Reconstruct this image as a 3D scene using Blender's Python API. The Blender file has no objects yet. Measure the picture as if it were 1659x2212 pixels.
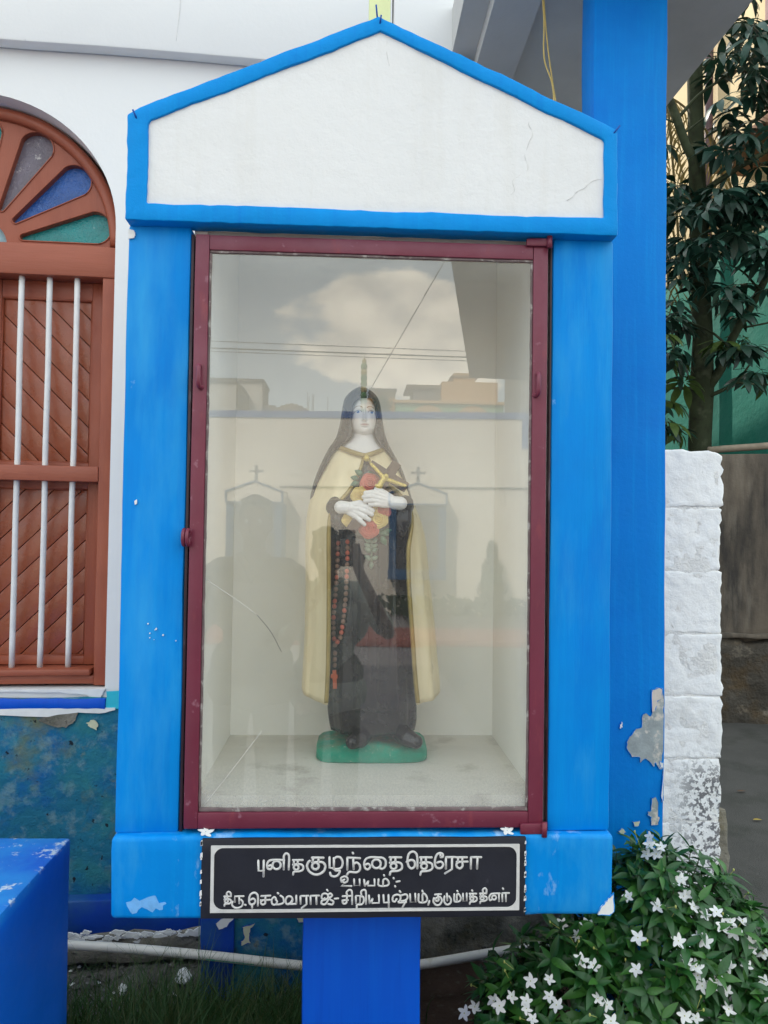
import bpy, bmesh, math, random
from mathutils import Vector, Matrix, noise
random.seed(7)
sc = bpy.context.scene
C = sc.collection
R = math.radians

# ------------------------------------------------------------------ camera
cam_d = bpy.data.cameras.new('camera'); cam = bpy.data.objects.new('camera', cam_d); C.objects.link(cam)
yaw, pitch, roll = 0.04764, 0.02618, 0.01443
fwd = Vector((math.sin(yaw)*math.cos(pitch), math.cos(yaw)*math.cos(pitch), math.sin(pitch)))
r0 = Vector((math.cos(yaw), -math.sin(yaw), 0)); u0 = r0.cross(fwd)
rt = r0*math.cos(roll) + u0*math.sin(roll); up = -r0*math.sin(roll) + u0*math.cos(roll)
CAM = Vector((-0.0497, -1.65, 1.45))
cam.matrix_world = Matrix(((rt.x, up.x, -fwd.x, CAM.x), (rt.y, up.y, -fwd.y, CAM.y), (rt.z, up.z, -fwd.z, CAM.z), (0, 0, 0, 1)))
cam_d.sensor_fit = 'HORIZONTAL'; cam_d.sensor_width = 36; cam_d.lens = 36*1661/1659
cam_d.clip_start = 0.02; cam_d.clip_end = 2000
sc.camera = cam

# ------------------------------------------------------------------ sky, sun, exposure
SUN_EL, SUN_AZ = 38.0, -28.0           # the sun stands behind the church, to the left
w = bpy.data.worlds.new('World'); sc.world = w; w.use_nodes = True
nt = w.node_tree; N = nt.nodes; L = nt.links
bg = N['Background']; bg.inputs['Strength'].default_value = 0.15
sky = N.new('ShaderNodeTexSky'); sky.sky_type = 'NISHITA'; sky.sun_disc = False
sky.sun_elevation = R(SUN_EL); sky.sun_rotation = R(SUN_AZ); sky.dust_density = 3.0; sky.air_density = 1.0; sky.ozone_density = 1.0
tc = N.new('ShaderNodeTexCoord')
mp = N.new('ShaderNodeMapping'); mp.inputs['Scale'].default_value = (1.5, 1.5, 2.5); mp.inputs['Location'].default_value = (0.37, 0.2, 0.1)
L.new(tc.outputs['Generated'], mp.inputs['Vector'])
cn = N.new('ShaderNodeTexNoise'); cn.inputs['Scale'].default_value = 3.0; cn.inputs['Detail'].default_value = 12; cn.inputs['Roughness'].default_value = 0.60
L.new(mp.outputs['Vector'], cn.inputs['Vector'])
cdir = Vector((0.07, -1.0, 0.262)).normalized()       # the cumulus bank over the opposite wall
vsb = N.new('ShaderNodeVectorMath'); vsb.operation = 'SUBTRACT'; vsb.inputs[1].default_value = cdir; L.new(tc.outputs['Generated'], vsb.inputs[0])
vml = N.new('ShaderNodeVectorMath'); vml.operation = 'MULTIPLY'; vml.inputs[1].default_value = (1, 1, 2.3); L.new(vsb.outputs[0], vml.inputs[0])
vln = N.new('ShaderNodeVectorMath'); vln.operation = 'LENGTH'; L.new(vml.outputs[0], vln.inputs[0])
mr = N.new('ShaderNodeFloatCurve'); cvp = mr.mapping.curves[0]
for i_, (x_, y_) in enumerate(((0.0, 0.88), (0.13, 0.76), (0.21, 0.42), (0.34, 0.28), (0.55, 0.42), (0.8, 0.5), (1.0, 0.5))):
    if i_ == 0: cvp.points[0].location = (x_, y_)
    elif i_ == 1: cvp.points[1].location = (x_, y_)
    else: cvp.points.new(x_, y_)
mr.mapping.update(); L.new(vln.outputs['Value'], mr.inputs['Value'])
mm_ = N.new('ShaderNodeMath'); mm_.operation = 'MULTIPLY_ADD'; mm_.inputs[1].default_value = 0.7; mm_.inputs[2].default_value = -0.35; L.new(mr.outputs[0], mm_.inputs[0])
ad = N.new('ShaderNodeMath'); ad.operation = 'ADD'; L.new(cn.outputs['Fac'], ad.inputs[0]); L.new(mm_.outputs[0], ad.inputs[1])
cr = N.new('ShaderNodeValToRGB'); cr.color_ramp.elements[0].position = 0.53; cr.color_ramp.elements[0].color = (0, 0, 0, 1)
cr.color_ramp.elements[1].position = 0.60; cr.color_ramp.elements[1].color = (1, 1, 1, 1)
L.new(ad.outputs[0], cr.inputs['Fac'])
cmx = N.new('ShaderNodeMix'); cmx.data_type = 'RGBA'
cn2 = N.new('ShaderNodeTexNoise'); cn2.inputs['Scale'].default_value = 9; cn2.inputs['Detail'].default_value = 8; L.new(mp.outputs['Vector'], cn2.inputs['Vector'])
cr2 = N.new('ShaderNodeValToRGB'); cr2.color_ramp.elements[0].position = 0.35; cr2.color_ramp.elements[0].color = (17.0, 16.4, 14.8, 1); cr2.color_ramp.elements[1].position = 0.62; cr2.color_ramp.elements[1].color = (27.0, 25.0, 21.0, 1)
L.new(cn2.outputs['Fac'], cr2.inputs['Fac']); L.new(cr2.outputs['Color'], cmx.inputs['B'])
L.new(cr.outputs['Color'], cmx.inputs['Factor']); hz = N.new('ShaderNodeMix'); hz.data_type = 'RGBA'; hz.inputs['Factor'].default_value = 0.78; hz.inputs['B'].default_value = (12.0, 13.7, 14.6, 1)   # thin haze veil between the clouds
L.new(sky.outputs['Color'], hz.inputs['A']); L.new(hz.outputs['Result'], cmx.inputs['A'])
L.new(cmx.outputs['Result'], bg.inputs['Color'])
sd = bpy.data.lights.new('sun', 'SUN'); sd.energy = 5.0; sd.angle = R(0.53); sd.color = (1.0, 0.93, 0.82)
sun = bpy.data.objects.new('sun', sd); C.objects.link(sun)
sv = Vector((math.sin(R(SUN_AZ))*math.cos(R(SUN_EL)), math.cos(R(SUN_AZ))*math.cos(R(SUN_EL)), math.sin(R(SUN_EL))))
sun.rotation_euler = sv.to_track_quat('Z', 'Y').to_euler(); sun.location = (0, 20, 20)
vs = sc.view_settings; vs.view_transform = 'Standard'; vs.look = 'None'; vs.gamma = 1; vs.use_curve_mapping = False; vs.exposure = 0.06
sc.cycles.max_bounces = 14; sc.cycles.diffuse_bounces = 10; sc.cycles.glossy_bounces = 4; sc.cycles.transparent_max_bounces = 16; sc.cycles.use_denoising = True

# ------------------------------------------------------------------ helpers: materials
MATS = {}
def mat(name, col, rough=0.6, var=0.12, vs_=5.0, bump=0.25, bs=90.0, spec=0.4, patches=(), stretch=(1, 1, 1), metallic=0.0, coat=0.0, transl=0.0, bstretch=(1, 1, 1), bdist=0.002, attr=None):
    if name in MATS: return MATS[name]
    m = bpy.data.materials.new(name); m.use_nodes = True; t = m.node_tree; n = t.nodes; l = t.links
    b = n['Principled BSDF']; b.inputs['Roughness'].default_value = rough; b.inputs['Specular IOR Level'].default_value = spec
    b.inputs['Metallic'].default_value = metallic; b.inputs['Coat Weight'].default_value = coat; b.inputs['Coat Roughness'].default_value = 0.15
    tx = n.new('ShaderNodeTexCoord')
    def nz(scale, det=6, ro=0.6, st=(1, 1, 1), off=0.0):
        mp = n.new('ShaderNodeMapping'); mp.inputs['Scale'].default_value = st; mp.inputs['Location'].default_value = (off, off*0.7, off*1.3)
        l.new(tx.outputs['Object'], mp.inputs['Vector'])
        q = n.new('ShaderNodeTexNoise'); q.inputs['Scale'].default_value = scale; q.inputs['Detail'].default_value = det; q.inputs['Roughness'].default_value = ro
        l.new(mp.outputs['Vector'], q.inputs['Vector']); return q.outputs['Fac']
    def mrange(src, a, b_, c, d):
        q = n.new('ShaderNodeMapRange'); q.inputs['From Min'].default_value = a; q.inputs['From Max'].default_value = b_
        q.inputs['To Min'].default_value = c; q.inputs['To Max'].default_value = d; l.new(src, q.inputs['Value']); return q.outputs['Result']
    def mul(a, b_):
        q = n.new('ShaderNodeMath'); q.operation = 'MULTIPLY'; l.new(a, q.inputs[0])
        if isinstance(b_, (int, float)): q.inputs[1].default_value = b_
        else: l.new(b_, q.inputs[1])
        return q.outputs[0]
    if attr:
        a = n.new('ShaderNodeAttribute'); a.attribute_name = attr; cur = a.outputs['Color']
    else:
        rgb = n.new('ShaderNodeRGB'); rgb.outputs[0].default_value = (*col, 1); cur = rgb.outputs[0]
    if var:
        f = nz(vs_, st=stretch); v = mrange(f, 0.25, 0.75, 1-var, 1+var)
        hs = n.new('ShaderNodeHueSaturation'); l.new(cur, hs.inputs['Color']); l.new(v, hs.inputs['Value']); cur = hs.outputs['Color']
    rsock = None
    for i, p in enumerate(patches):
        f = nz(p.get('scale', 4), p.get('detail', 8), p.get('rough', 0.62), p.get('stretch', (1, 1, 1)), 3.1*(i+1)+p.get('off', 0))
        k = mrange(f, p['lo'], p['hi'], 0, p.get('amt', 1.0))
        for ax in 'xyz':
            if ax in p:
                sp = n.new('ShaderNodeSeparateXYZ'); l.new(tx.outputs['Object'], sp.inputs[0])
                a0, a1 = p[ax]; k = mul(k, mrange(sp.outputs[ax.upper()], a0, a1, 0, 1))
        mx = n.new('ShaderNodeMix'); mx.data_type = 'RGBA'; l.new(k, mx.inputs['Factor']); l.new(cur, mx.inputs['A']); mx.inputs['B'].default_value = (*p['col'], 1); cur = mx.outputs['Result']
    l.new(cur, b.inputs['Base Color'])
    l.new(mrange(nz(vs_*2.3, off=9.0), 0.3, 0.7, max(0.02, rough-0.08), min(1, rough+0.1)), b.inputs['Roughness'])
    if bump:
        f = nz(bs, 8, 0.65, bstretch, 5.5); bp = n.new('ShaderNodeBump'); bp.inputs['Strength'].default_value = bump; bp.inputs['Distance'].default_value = bdist
        l.new(f, bp.inputs['Height']); l.new(bp.outputs['Normal'], b.inputs['Normal'])
    if transl:
        tr = n.new('ShaderNodeBsdfTranslucent'); l.new(cur, tr.inputs['Color']); mxs = n.new('ShaderNodeMixShader'); mxs.inputs['Fac'].default_value = transl
        l.new(b.outputs[0], mxs.inputs[1]); l.new(tr.outputs[0], mxs.inputs[2]); l.new(mxs.outputs[0], n['Material Output'].inputs['Surface'])
    MATS[name] = m; return m

P = lambda **k: k
CY = (0.04, 0.34, 0.68); PALE = (0.40, 0.60, 0.82)
white_wall = mat('white wall plaster', (0.72, 0.72, 0.715), 0.75, 0.025, 1.6, 0.30, 55, patches=[
    P(col=(0.55, 0.55, 0.53), scale=2.2, lo=0.62, hi=0.85, amt=0.35, stretch=(2.5, 1, 0.5)), P(col=(0.42, 0.42, 0.41), scale=90, lo=0.74, hi=0.80, amt=0.5)], bdist=0.003)
white_ped = mat('white pediment plaster', (0.72, 0.72, 0.715), 0.75, 0.025, 3, 0.5, 38, patches=[
    P(col=(0.60, 0.59, 0.56), scale=3.0, lo=0.55, hi=0.80, amt=0.40), P(col=(0.62, 0.60, 0.55), scale=8, lo=0.52, hi=0.75, amt=0.35, stretch=(2.5, 1, .3)), P(col=(0.35, 0.34, 0.33), scale=70, lo=0.73, hi=0.79, amt=0.7)], bdist=0.004)
blue = mat('bright blue enamel', (0.0, 0.215, 0.64), 0.45, 0.10, 3.0, 0.35, 30, 0.12, patches=[P(col=(0.0, 0.30, 0.72), scale=9, lo=0.50, hi=0.74, amt=0.40, stretch=(6, 6, .25)), P(col=(0.0, 0.16, 0.60), scale=11, lo=0.54, hi=0.76, amt=0.40, stretch=(5, 5, .2)), 
    P(col=CY, scale=5, lo=0.50, hi=0.76, amt=0.75, stretch=(1.6, 1.6, 0.35)), P(col=(0.0, 0.12, 0.55), scale=3.4, lo=0.55, hi=0.8, amt=0.65, stretch=(1.6, 1.6, 0.5)),
    P(col=PALE, scale=16, lo=0.70, hi=0.78, amt=0.55), P(col=(0.75, 0.78, 0.80), scale=120, lo=0.76, hi=0.80, amt=0.9)], bstretch=(3, 3, 0.25), bdist=0.003)
blue_worn = mat('worn bright blue enamel', (0.0, 0.225, 0.65), 0.45, 0.10, 3.5, 0.22, 26, 0.12, patches=[P(col=(0.0, 0.30, 0.72), scale=9, lo=0.50, hi=0.74, amt=0.40, stretch=(6, 6, .25)), P(col=(0.0, 0.16, 0.60), scale=11, lo=0.54, hi=0.76, amt=0.40, stretch=(5, 5, .2)), 
    P(col=CY, scale=7, lo=0.46, hi=0.70, amt=0.75, stretch=(1.8, 1.8, 0.5)), P(col=PALE, scale=11, lo=0.57, hi=0.68, amt=0.7, stretch=(1.4, 1, 0.7)),
    P(col=(0.75, 0.78, 0.80), scale=80, lo=0.74, hi=0.79, amt=0.9)], bdist=0.003)
blue_trim = mat('blue trim enamel', (0.0, 0.24, 0.65), 0.48, 0.07, 4.0, 0.5, 34, 0.12, patches=[P(col=(0.0, 0.30, 0.72), scale=9, lo=0.50, hi=0.74, amt=0.40, stretch=(6, 6, .25)), P(col=(0.0, 0.16, 0.60), scale=11, lo=0.54, hi=0.76, amt=0.40, stretch=(5, 5, .2)), P(col=(0.0, 0.16, 0.55), scale=4, lo=0.55, hi=0.8, amt=0.5),
    P(col=(0.7, 0.75, 0.8), scale=75, lo=0.76, hi=0.79, amt=0.8)], bdist=0.004)
blue_col = mat('column blue enamel', (0.0, 0.19, 0.60), 0.5, 0.09, 2.2, 0.35, 70, 0.12, patches=[P(col=(0.0, 0.30, 0.72), scale=9, lo=0.50, hi=0.74, amt=0.40, stretch=(6, 6, .25)), P(col=(0.0, 0.16, 0.60), scale=11, lo=0.54, hi=0.76, amt=0.40, stretch=(5, 5, .2)), P(col=(0.0, 0.25, 0.74), scale=1.6, lo=0.5, hi=0.7, amt=0.6), P(col=(0.0, 0.13, 0.54), scale=2.2, lo=0.5, hi=0.72, amt=0.7)], bdist=0.003)
royal = mat('royal blue gloss', (0.0, 0.085, 0.56), 0.42, 0.10, 2.5, 0.15, 22, 0.25, patches=[P(col=(0.0, 0.12, 0.62), scale=9, lo=0.50, hi=0.74, amt=0.45, stretch=(6, 6, .25)), P(col=(0.0, 0.05, 0.42), scale=11, lo=0.54, hi=0.76, amt=0.45, stretch=(5, 5, .2)), P(col=(0.0, 0.10, 0.58), scale=4, lo=0.5, hi=0.75, amt=0.7, stretch=(1, 1, .3))])
navy = mat('old royal blue paint', (0.0, 0.045, 0.34), 0.55, 0.16, 4, 0.4, 50, 0.35, patches=[P(col=(0.6, 0.64, 0.62), scale=42, lo=0.68, hi=0.72, amt=0.9), P(col=(0.02, 0.10, 0.22), scale=5, lo=0.5, hi=0.7, amt=0.7)])
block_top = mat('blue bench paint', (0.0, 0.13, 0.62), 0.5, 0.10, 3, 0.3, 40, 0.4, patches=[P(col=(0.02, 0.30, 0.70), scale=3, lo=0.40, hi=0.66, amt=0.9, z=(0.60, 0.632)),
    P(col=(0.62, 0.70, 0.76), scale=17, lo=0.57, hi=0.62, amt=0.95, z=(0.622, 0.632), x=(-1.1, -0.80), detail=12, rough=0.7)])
dado_m = mat('stained teal dado', (0.014, 0.155, 0.25), 0.75, 0.25, 3, 0.9, 26, 0.25, patches=[
    P(col=(0.0, 0.09, 0.32), scale=4.5, lo=0.46, hi=0.64, amt=0.8), P(col=(0.14, 0.26, 0.31), scale=16, lo=0.52, hi=0.64, amt=0.75), P(col=(0.03, 0.20, 0.22), scale=6, lo=0.5, hi=0.64, amt=0.7),
    P(col=(0.16, 0.16, 0.05), scale=5, lo=0.50, hi=0.66, amt=0.8), P(col=(0.22, 0.20, 0.12), scale=11, lo=0.62, hi=0.70, amt=0.7), P(col=(0.008, 0.012, 0.02), scale=26, lo=0.655, hi=0.69, amt=0.95, detail=3)], bdist=0.01)
stone_m = mat('mossy bare plinth stone', (0.22, 0.205, 0.17), 0.9, 0.3, 9, 1.0, 22, 0.2, patches=[P(col=(0.05, 0.055, 0.04), scale=5, lo=0.5, hi=0.68, amt=0.9), P(col=(0.20, 0.16, 0.08), scale=7, lo=0.55, hi=0.7, amt=0.6),
    P(col=(0.02, 0.02, 0.02), scale=30, lo=0.62, hi=0.7, amt=0.8)], bdist=0.02)
bareplaster = mat('bare plaster', (0.34, 0.37, 0.36), 0.9, 0.2, 30, 0.7, 120, 0.2, patches=[P(col=(0.66, 0.60, 0.52), scale=22, lo=0.55, hi=0.62, amt=0.9), P(col=(0.24, 0.26, 0.26), scale=60, lo=0.6, hi=0.7, amt=0.7)])
chalk = mat('chalky white undercoat', (0.74, 0.74, 0.72), 0.85, 0.08, 20, 0.5, 60, 0.2)
pale_flake = mat('pale yellow undercoat', (0.55, 0.56, 0.40), 0.85, 0.15, 30, 0.5, 90, 0.2)
aqua = mat('aqua undercoat', (0.03, 0.46, 0.60), 0.7, 0.12, 20, 0.3, 60, 0.3)
wood = mat('red brown painted wood', (0.30, 0.080, 0.042), 0.40, 0.14, 6, 0.6, 30, 0.35, stretch=(1, 1, 0.2), bstretch=(3, 3, 0.25), patches=[P(col=(0.19, 0.038, 0.020), scale=8, lo=0.5, hi=0.75, amt=0.7, stretch=(1, 1, .3)), P(col=(0.05, 0.02, 0.012), scale=60, lo=0.73, hi=0.77, amt=0.8)], bdist=0.0025)
woodh = mat('red brown painted rail', (0.31, 0.084, 0.046), 0.40, 0.14, 6, 0.6, 30, 0.35, stretch=(0.2, 1, 1), bstretch=(0.25, 3, 3), patches=[P(col=(0.20, 0.04, 0.022), scale=8, lo=0.5, hi=0.75, amt=0.6, stretch=(.3, 1, 1)), P(col=(0.05, 0.02, 0.012), scale=60, lo=0.73, hi=0.77, amt=0.8)], bdist=0.0025)
plank_m = mat('varnished plank', (0.29, 0.070, 0.030), 0.30, 0.14, 9, 0.6, 34, 0.55, stretch=(1, 1, 1), patches=[P(col=(0.31, 0.085, 0.034), scale=7, lo=0.45, hi=0.7, amt=0.7)], bdist=0.003)
bar_m = mat('white painted iron bar', (0.70, 0.69, 0.67), 0.5, 0.08, 14, 0.3, 50, 0.4, patches=[P(col=(0.45, 0.43, 0.38), scale=40, lo=0.66, hi=0.74, amt=0.6)])
maroon = mat('maroon painted iron', (0.145, 0.018, 0.040), 0.42, 0.16, 6, 0.35, 45, 0.45, patches=[P(col=(0.30, 0.14, 0.18), scale=40, lo=0.63, hi=0.70, amt=0.6), P(col=(0.20, 0.055, 0.085), scale=5, lo=0.42, hi=0.7, amt=0.8, z=(1.2, 2.0)), P(col=(0.24, 0.04, 0.05), scale=26, lo=0.58, hi=0.7, amt=0.7, stretch=(1, 1, .25))])  # pinker tone toward the top paints in a reflection on the frame
jamb_m = mat('dark iron angle jamb', (0.03, 0.014, 0.022), 0.5, 0.2, 20, 0.3, 60, 0.4, patches=[P(col=(0.30, 0.30, 0.36), scale=30, lo=0.62, hi=0.72, amt=0.6, stretch=(1, 1, .15))])
niche_m = mat('niche cream distemper', (0.90, 0.88, 0.83), 0.85, 0.03, 3, 0.25, 40, 0.2, patches=[P(col=(0.55, 0.52, 0.46), scale=3.5, lo=0.62, hi=0.80, amt=0.4)], bdist=0.002)
niche_floor = mat('dusty niche floor', (0.68, 0.65, 0.58), 0.9, 0.10, 6, 0.3, 60, 0.2, stretch=(.4, 1, 1), patches=[P(col=(0.30, 0.26, 0.20), scale=9, lo=0.56, hi=0.72, amt=0.6), P(col=(0.08, 0.07, 0.06), scale=60, lo=0.72, hi=0.75, amt=0.8)])
sign_m = mat('black sign enamel', (0.011, 0.012, 0.020), 0.48, 0.25, 9, 0.25, 60, 0.45, patches=[P(col=(0.07, 0.065, 0.085), scale=24, lo=0.66, hi=0.76, amt=0.7, stretch=(1, 1, .5))])
letter_m = mat('off white lettering enamel', (0.62, 0.60, 0.575), 0.5, 0.10, 60, 0.3, 120, 0.4)
concrete = mat('grey concrete soffit', (0.52, 0.515, 0.50), 0.9, 0.10, 3, 0.35, 60, 0.2, patches=[P(col=(0.38, 0.375, 0.36), scale=1.4, lo=0.5, hi=0.7, amt=0.7)])
block_m = mat('whitewashed block', (0.87, 0.87, 0.86), 0.85, 0.05, 7, 0.55, 42, 0.2, patches=[P(col=(0.60, 0.59, 0.57), scale=45, lo=0.66, hi=0.72, amt=0.8), P(col=(0.70, 0.68, 0.64), scale=6, lo=0.55, hi=0.75, amt=0.6),
    P(col=(0.13, 0.13, 0.14), scale=70, lo=0.50, hi=0.55, amt=0.9, z=(0.78, 0.66), x=(0.02, 0.12), detail=3), P(col=(0.16, 0.16, 0.15), scale=70, lo=0.70, hi=0.74, amt=0.9)], bdist=0.010)
mortar_m = mat('whitewashed mortar', (0.80, 0.79, 0.77), 0.9, 0.12, 12, 1.0, 60, 0.2, bdist=0.01)
darkwall = mat('black stained plaster', (0.135, 0.112, 0.088), 0.9, 0.25, 3, 0.6, 20, 0.2, patches=[P(col=(0.035, 0.033, 0.032), scale=2.6, lo=0.46, hi=0.66, amt=0.9, stretch=(2.2, 1, 0.4)), P(col=(0.19, 0.165, 0.135), scale=4, lo=0.58, hi=0.72, amt=0.6, stretch=(2, 1, 0.4))], bdist=0.01)
rubblewall = mat('rough rubble footing', (0.09, 0.08, 0.066), 0.95, 0.3, 5, 1.0, 14, 0.2, patches=[P(col=(0.26, 0.22, 0.17), scale=7, lo=0.55, hi=0.68, amt=0.9), P(col=(0.10, 0.065, 0.03), scale=4, lo=0.5, hi=0.65, amt=0.7)], bdist=0.06)
asphalt_m = mat('asphalt', (0.085, 0.082, 0.076), 0.9, 0.15, 2.5, 1.0, 150, 0.25, patches=[P(col=(0.11, 0.11, 0.10), scale=140, lo=0.58, hi=0.66, amt=0.8), P(col=(0.035, 0.04, 0.03), scale=3, lo=0.5, hi=0.7, amt=0.6)], bdist=0.01)
soil_m = mat('dark soil', (0.060, 0.038, 0.028), 0.95, 0.3, 9, 1.0, 60, 0.15, patches=[P(col=(0.10, 0.09, 0.075), scale=26, lo=0.56, hi=0.68, amt=0.8)], bdist=0.02)
rubbleground = mat('grey rubble ground', (0.13, 0.125, 0.115), 0.95, 0.3, 9, 1.0, 60, 0.15, patches=[P(col=(0.30, 0.30, 0.29), scale=40, lo=0.58, hi=0.66, amt=0.8), P(col=(0.03, 0.03, 0.03), scale=30, lo=0.56, hi=0.66, amt=0.8)], bdist=0.02)
court_m = mat('courtyard paving', (0.28, 0.26, 0.25), 0.85, 0.15, 1.5, 0.4, 40, 0.25, patches=[P(col=(0.20, 0.17, 0.19), scale=0.7, lo=0.45, hi=0.6, amt=0.7)])
pvc = mat('white pvc pipe', (0.66, 0.64, 0.58), 0.35, 0.06, 9, 0.05, 40, 0.5, patches=[P(col=(0.40, 0.36, 0.26), scale=14, lo=0.62, hi=0.72, amt=0.6)])
pvc_print = mat('green pipe print', (0.05, 0.30, 0.20), 0.5, 0.1, 50, 0)
yellow_m = mat('pale yellow paint', (0.73, 0.76, 0.40), 0.6, 0.06, 20, 0.25, 60, 0.3, patches=[P(col=(0.30, 0.28, 0.15), scale=60, lo=0.70, hi=0.76, amt=0.6)])
nail_m = mat('painted nail', (0.0, 0.07, 0.36), .5, .2, 60, 0)
iron = mat('rusty nail iron', (0.05, 0.045, 0.05), 0.7, 0.2, 60, 0.3, 100, 0.3)
wire_m = mat('yellow cable sheath', (0.55, 0.40, 0.12), 0.6, 0.1, 30, 0)
crack_m = mat('hairline crack', (0.64, 0.63, 0.62), 0.9, 0.15, 60, 0)
green_wall = mat('green house paint', (0.018, 0.19, 0.145), 0.8, 0.08, 1.5, 0.4, 14, 0.2, patches=[P(col=(0.012, 0.13, 0.10), scale=1.4, lo=0.5, hi=0.7, amt=0.6), P(col=(0.035, 0.22, 0.18), scale=2, lo=0.5, hi=0.7, amt=0.6)], bdist=0.02)
cream_wall = mat('cream house paint', (0.80, 0.65, 0.40), 0.8, 0.06, 1.2, 0.3, 14, 0.2, patches=[P(col=(0.45, 0.36, 0.22), scale=3, lo=0.56, hi=0.75, amt=0.6, stretch=(3, 1, 0.4))], bdist=0.01)
rust_slab = mat('brown sunshade', (0.28, 0.15, 0.09), 0.8, 0.15, 3, 0.4, 20, 0.2)
bark = mat('green grey bark', (0.036, 0.046, 0.024), 0.85, 0.35, 6, 0.7, 30, 0.2, patches=[P(col=(0.13, 0.14, 0.09), scale=5, lo=0.55, hi=0.72, amt=0.7), P(col=(0.02, 0.02, 0.015), scale=9, lo=0.55, hi=0.7, amt=0.7)], bdist=0.01)
drain = mat('plum drain pipe', (0.12, 0.075, 0.085), 0.6, 0.15, 5, 0.2, 40)

# ------------------------------------------------------------------ helpers: meshes
def tag(o, label=None, cat=None, group=None, kind=None):
    if label: o['label'] = label
    if cat: o['category'] = cat
    if group: o['group'] = group
    if kind: o['kind'] = kind
    return o
def thing(name, label, cat, loc=(0, 0, 0), rz=0.0, group=None):
    o = bpy.data.objects.new(name, None); C.objects.link(o); o.location = loc; o.rotation_euler = (0, 0, rz); o.empty_display_size = 0.1
    return tag(o, label, cat, group)
def mk(name, V, F, m, parent=None, smooth=False, off=(0, 0, 0)):
    me = bpy.data.meshes.new(name)
    if off != (0, 0, 0): V = [(v[0]-off[0], v[1]-off[1], v[2]-off[2]) for v in V]
    me.from_pydata([tuple(v) for v in V], [], F); me.update()
    if m: me.materials.append(m)
    if smooth:
        for p in me.polygons: p.use_smooth = True
    o = bpy.data.objects.new(name, me); C.objects.link(o)
    if parent: o.parent = parent
    return o
def from_bm(name, bm, m, parent=None, smooth=False):
    bmesh.ops.recalc_face_normals(bm, faces=bm.faces)
    me = bpy.data.meshes.new(name); bm.to_mesh(me); bm.free()
    me.materials.append(m)
    if smooth:
        for p in me.polygons: p.use_smooth = True
        try: me.set_sharp_from_angle(angle=R(40))
        except Exception: pass
    o = bpy.data.objects.new(name, me); C.objects.link(o)
    if parent: o.parent = parent
    return o
def wob(v, amp, sc_, seed=0.0):
    return Vector(v) + noise.noise_vector(Vector((v[0]*sc_+seed, v[1]*sc_-seed, v[2]*sc_+2*seed)))*amp
def bevel_sharp(bm, w_, seg=2, ang=30):
    es = [e for e in bm.edges if len(e.link_faces) == 2 and e.calc_face_angle(0) > R(ang)]
    if es and w_ > 0: bmesh.ops.bevel(bm, geom=es, offset=w_, segments=seg, affect='EDGES', profile=0.5)
def cut_up(bm, step):
    if not step: return
    for ax in range(3):
        cs = [v.co[ax] for v in bm.verts]; a, b = min(cs), max(cs)
        n = int((b-a)/step)
        for i in range(1, n):
            no = Vector((0, 0, 0)); no[ax] = 1; co = Vector((0, 0, 0)); co[ax] = a+(b-a)*i/n
            bmesh.ops.bisect_plane(bm, geom=bm.verts[:]+bm.edges[:]+bm.faces[:], plane_co=co, plane_no=no)
def box(name, x0, x1, y0, y1, z0, z1, m, parent=None, bev=0.004, step=0, amp=0, wsc=6, seed=0.0, seg=2, amp2=0, wsc2=40):
    bm = bmesh.new(); bmesh.ops.create_cube(bm, size=1)
    for v in bm.verts: v.co = Vector((x0 if v.co.x < 0 else x1, y0 if v.co.y < 0 else y1, z0 if v.co.z < 0 else z1))
    bevel_sharp(bm, bev, seg); cut_up(bm, step)
    if amp:
        for v in bm.verts: v.co = wob(v.co, amp, wsc, seed)
    if amp2:
        for v in bm.verts: v.co = wob(v.co, amp2, wsc2, seed)
    return from_bm(name, bm, m, parent, True)
def prism(name, poly, y0, y1, m, parent=None, bev=0.003, step=0, amp=0, wsc=6, seed=0.0, holes=None, amp2=0, wsc2=40):
    """poly in x,z extruded from y0 (front) to y1"""
    bm = bmesh.new(); a = [bm.verts.new((x, y0, z)) for x, z in poly]; f = bm.faces.new(a)
    r = bmesh.ops.extrude_face_region(bm, geom=[f])
    for v in [g for g in r['geom'] if isinstance(g, bmesh.types.BMVert)]: v.co.y = y1
    bmesh.ops.recalc_face_normals(bm, faces=bm.faces)
    bevel_sharp(bm, bev, 2); cut_up(bm, step)
    if amp:
        for v in bm.verts: v.co = wob(v.co, amp, wsc, seed)
    if amp2:
        for v in bm.verts: v.co = wob(v.co, amp2, wsc2, seed)
    return from_bm(name, bm, m, parent, True)
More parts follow.
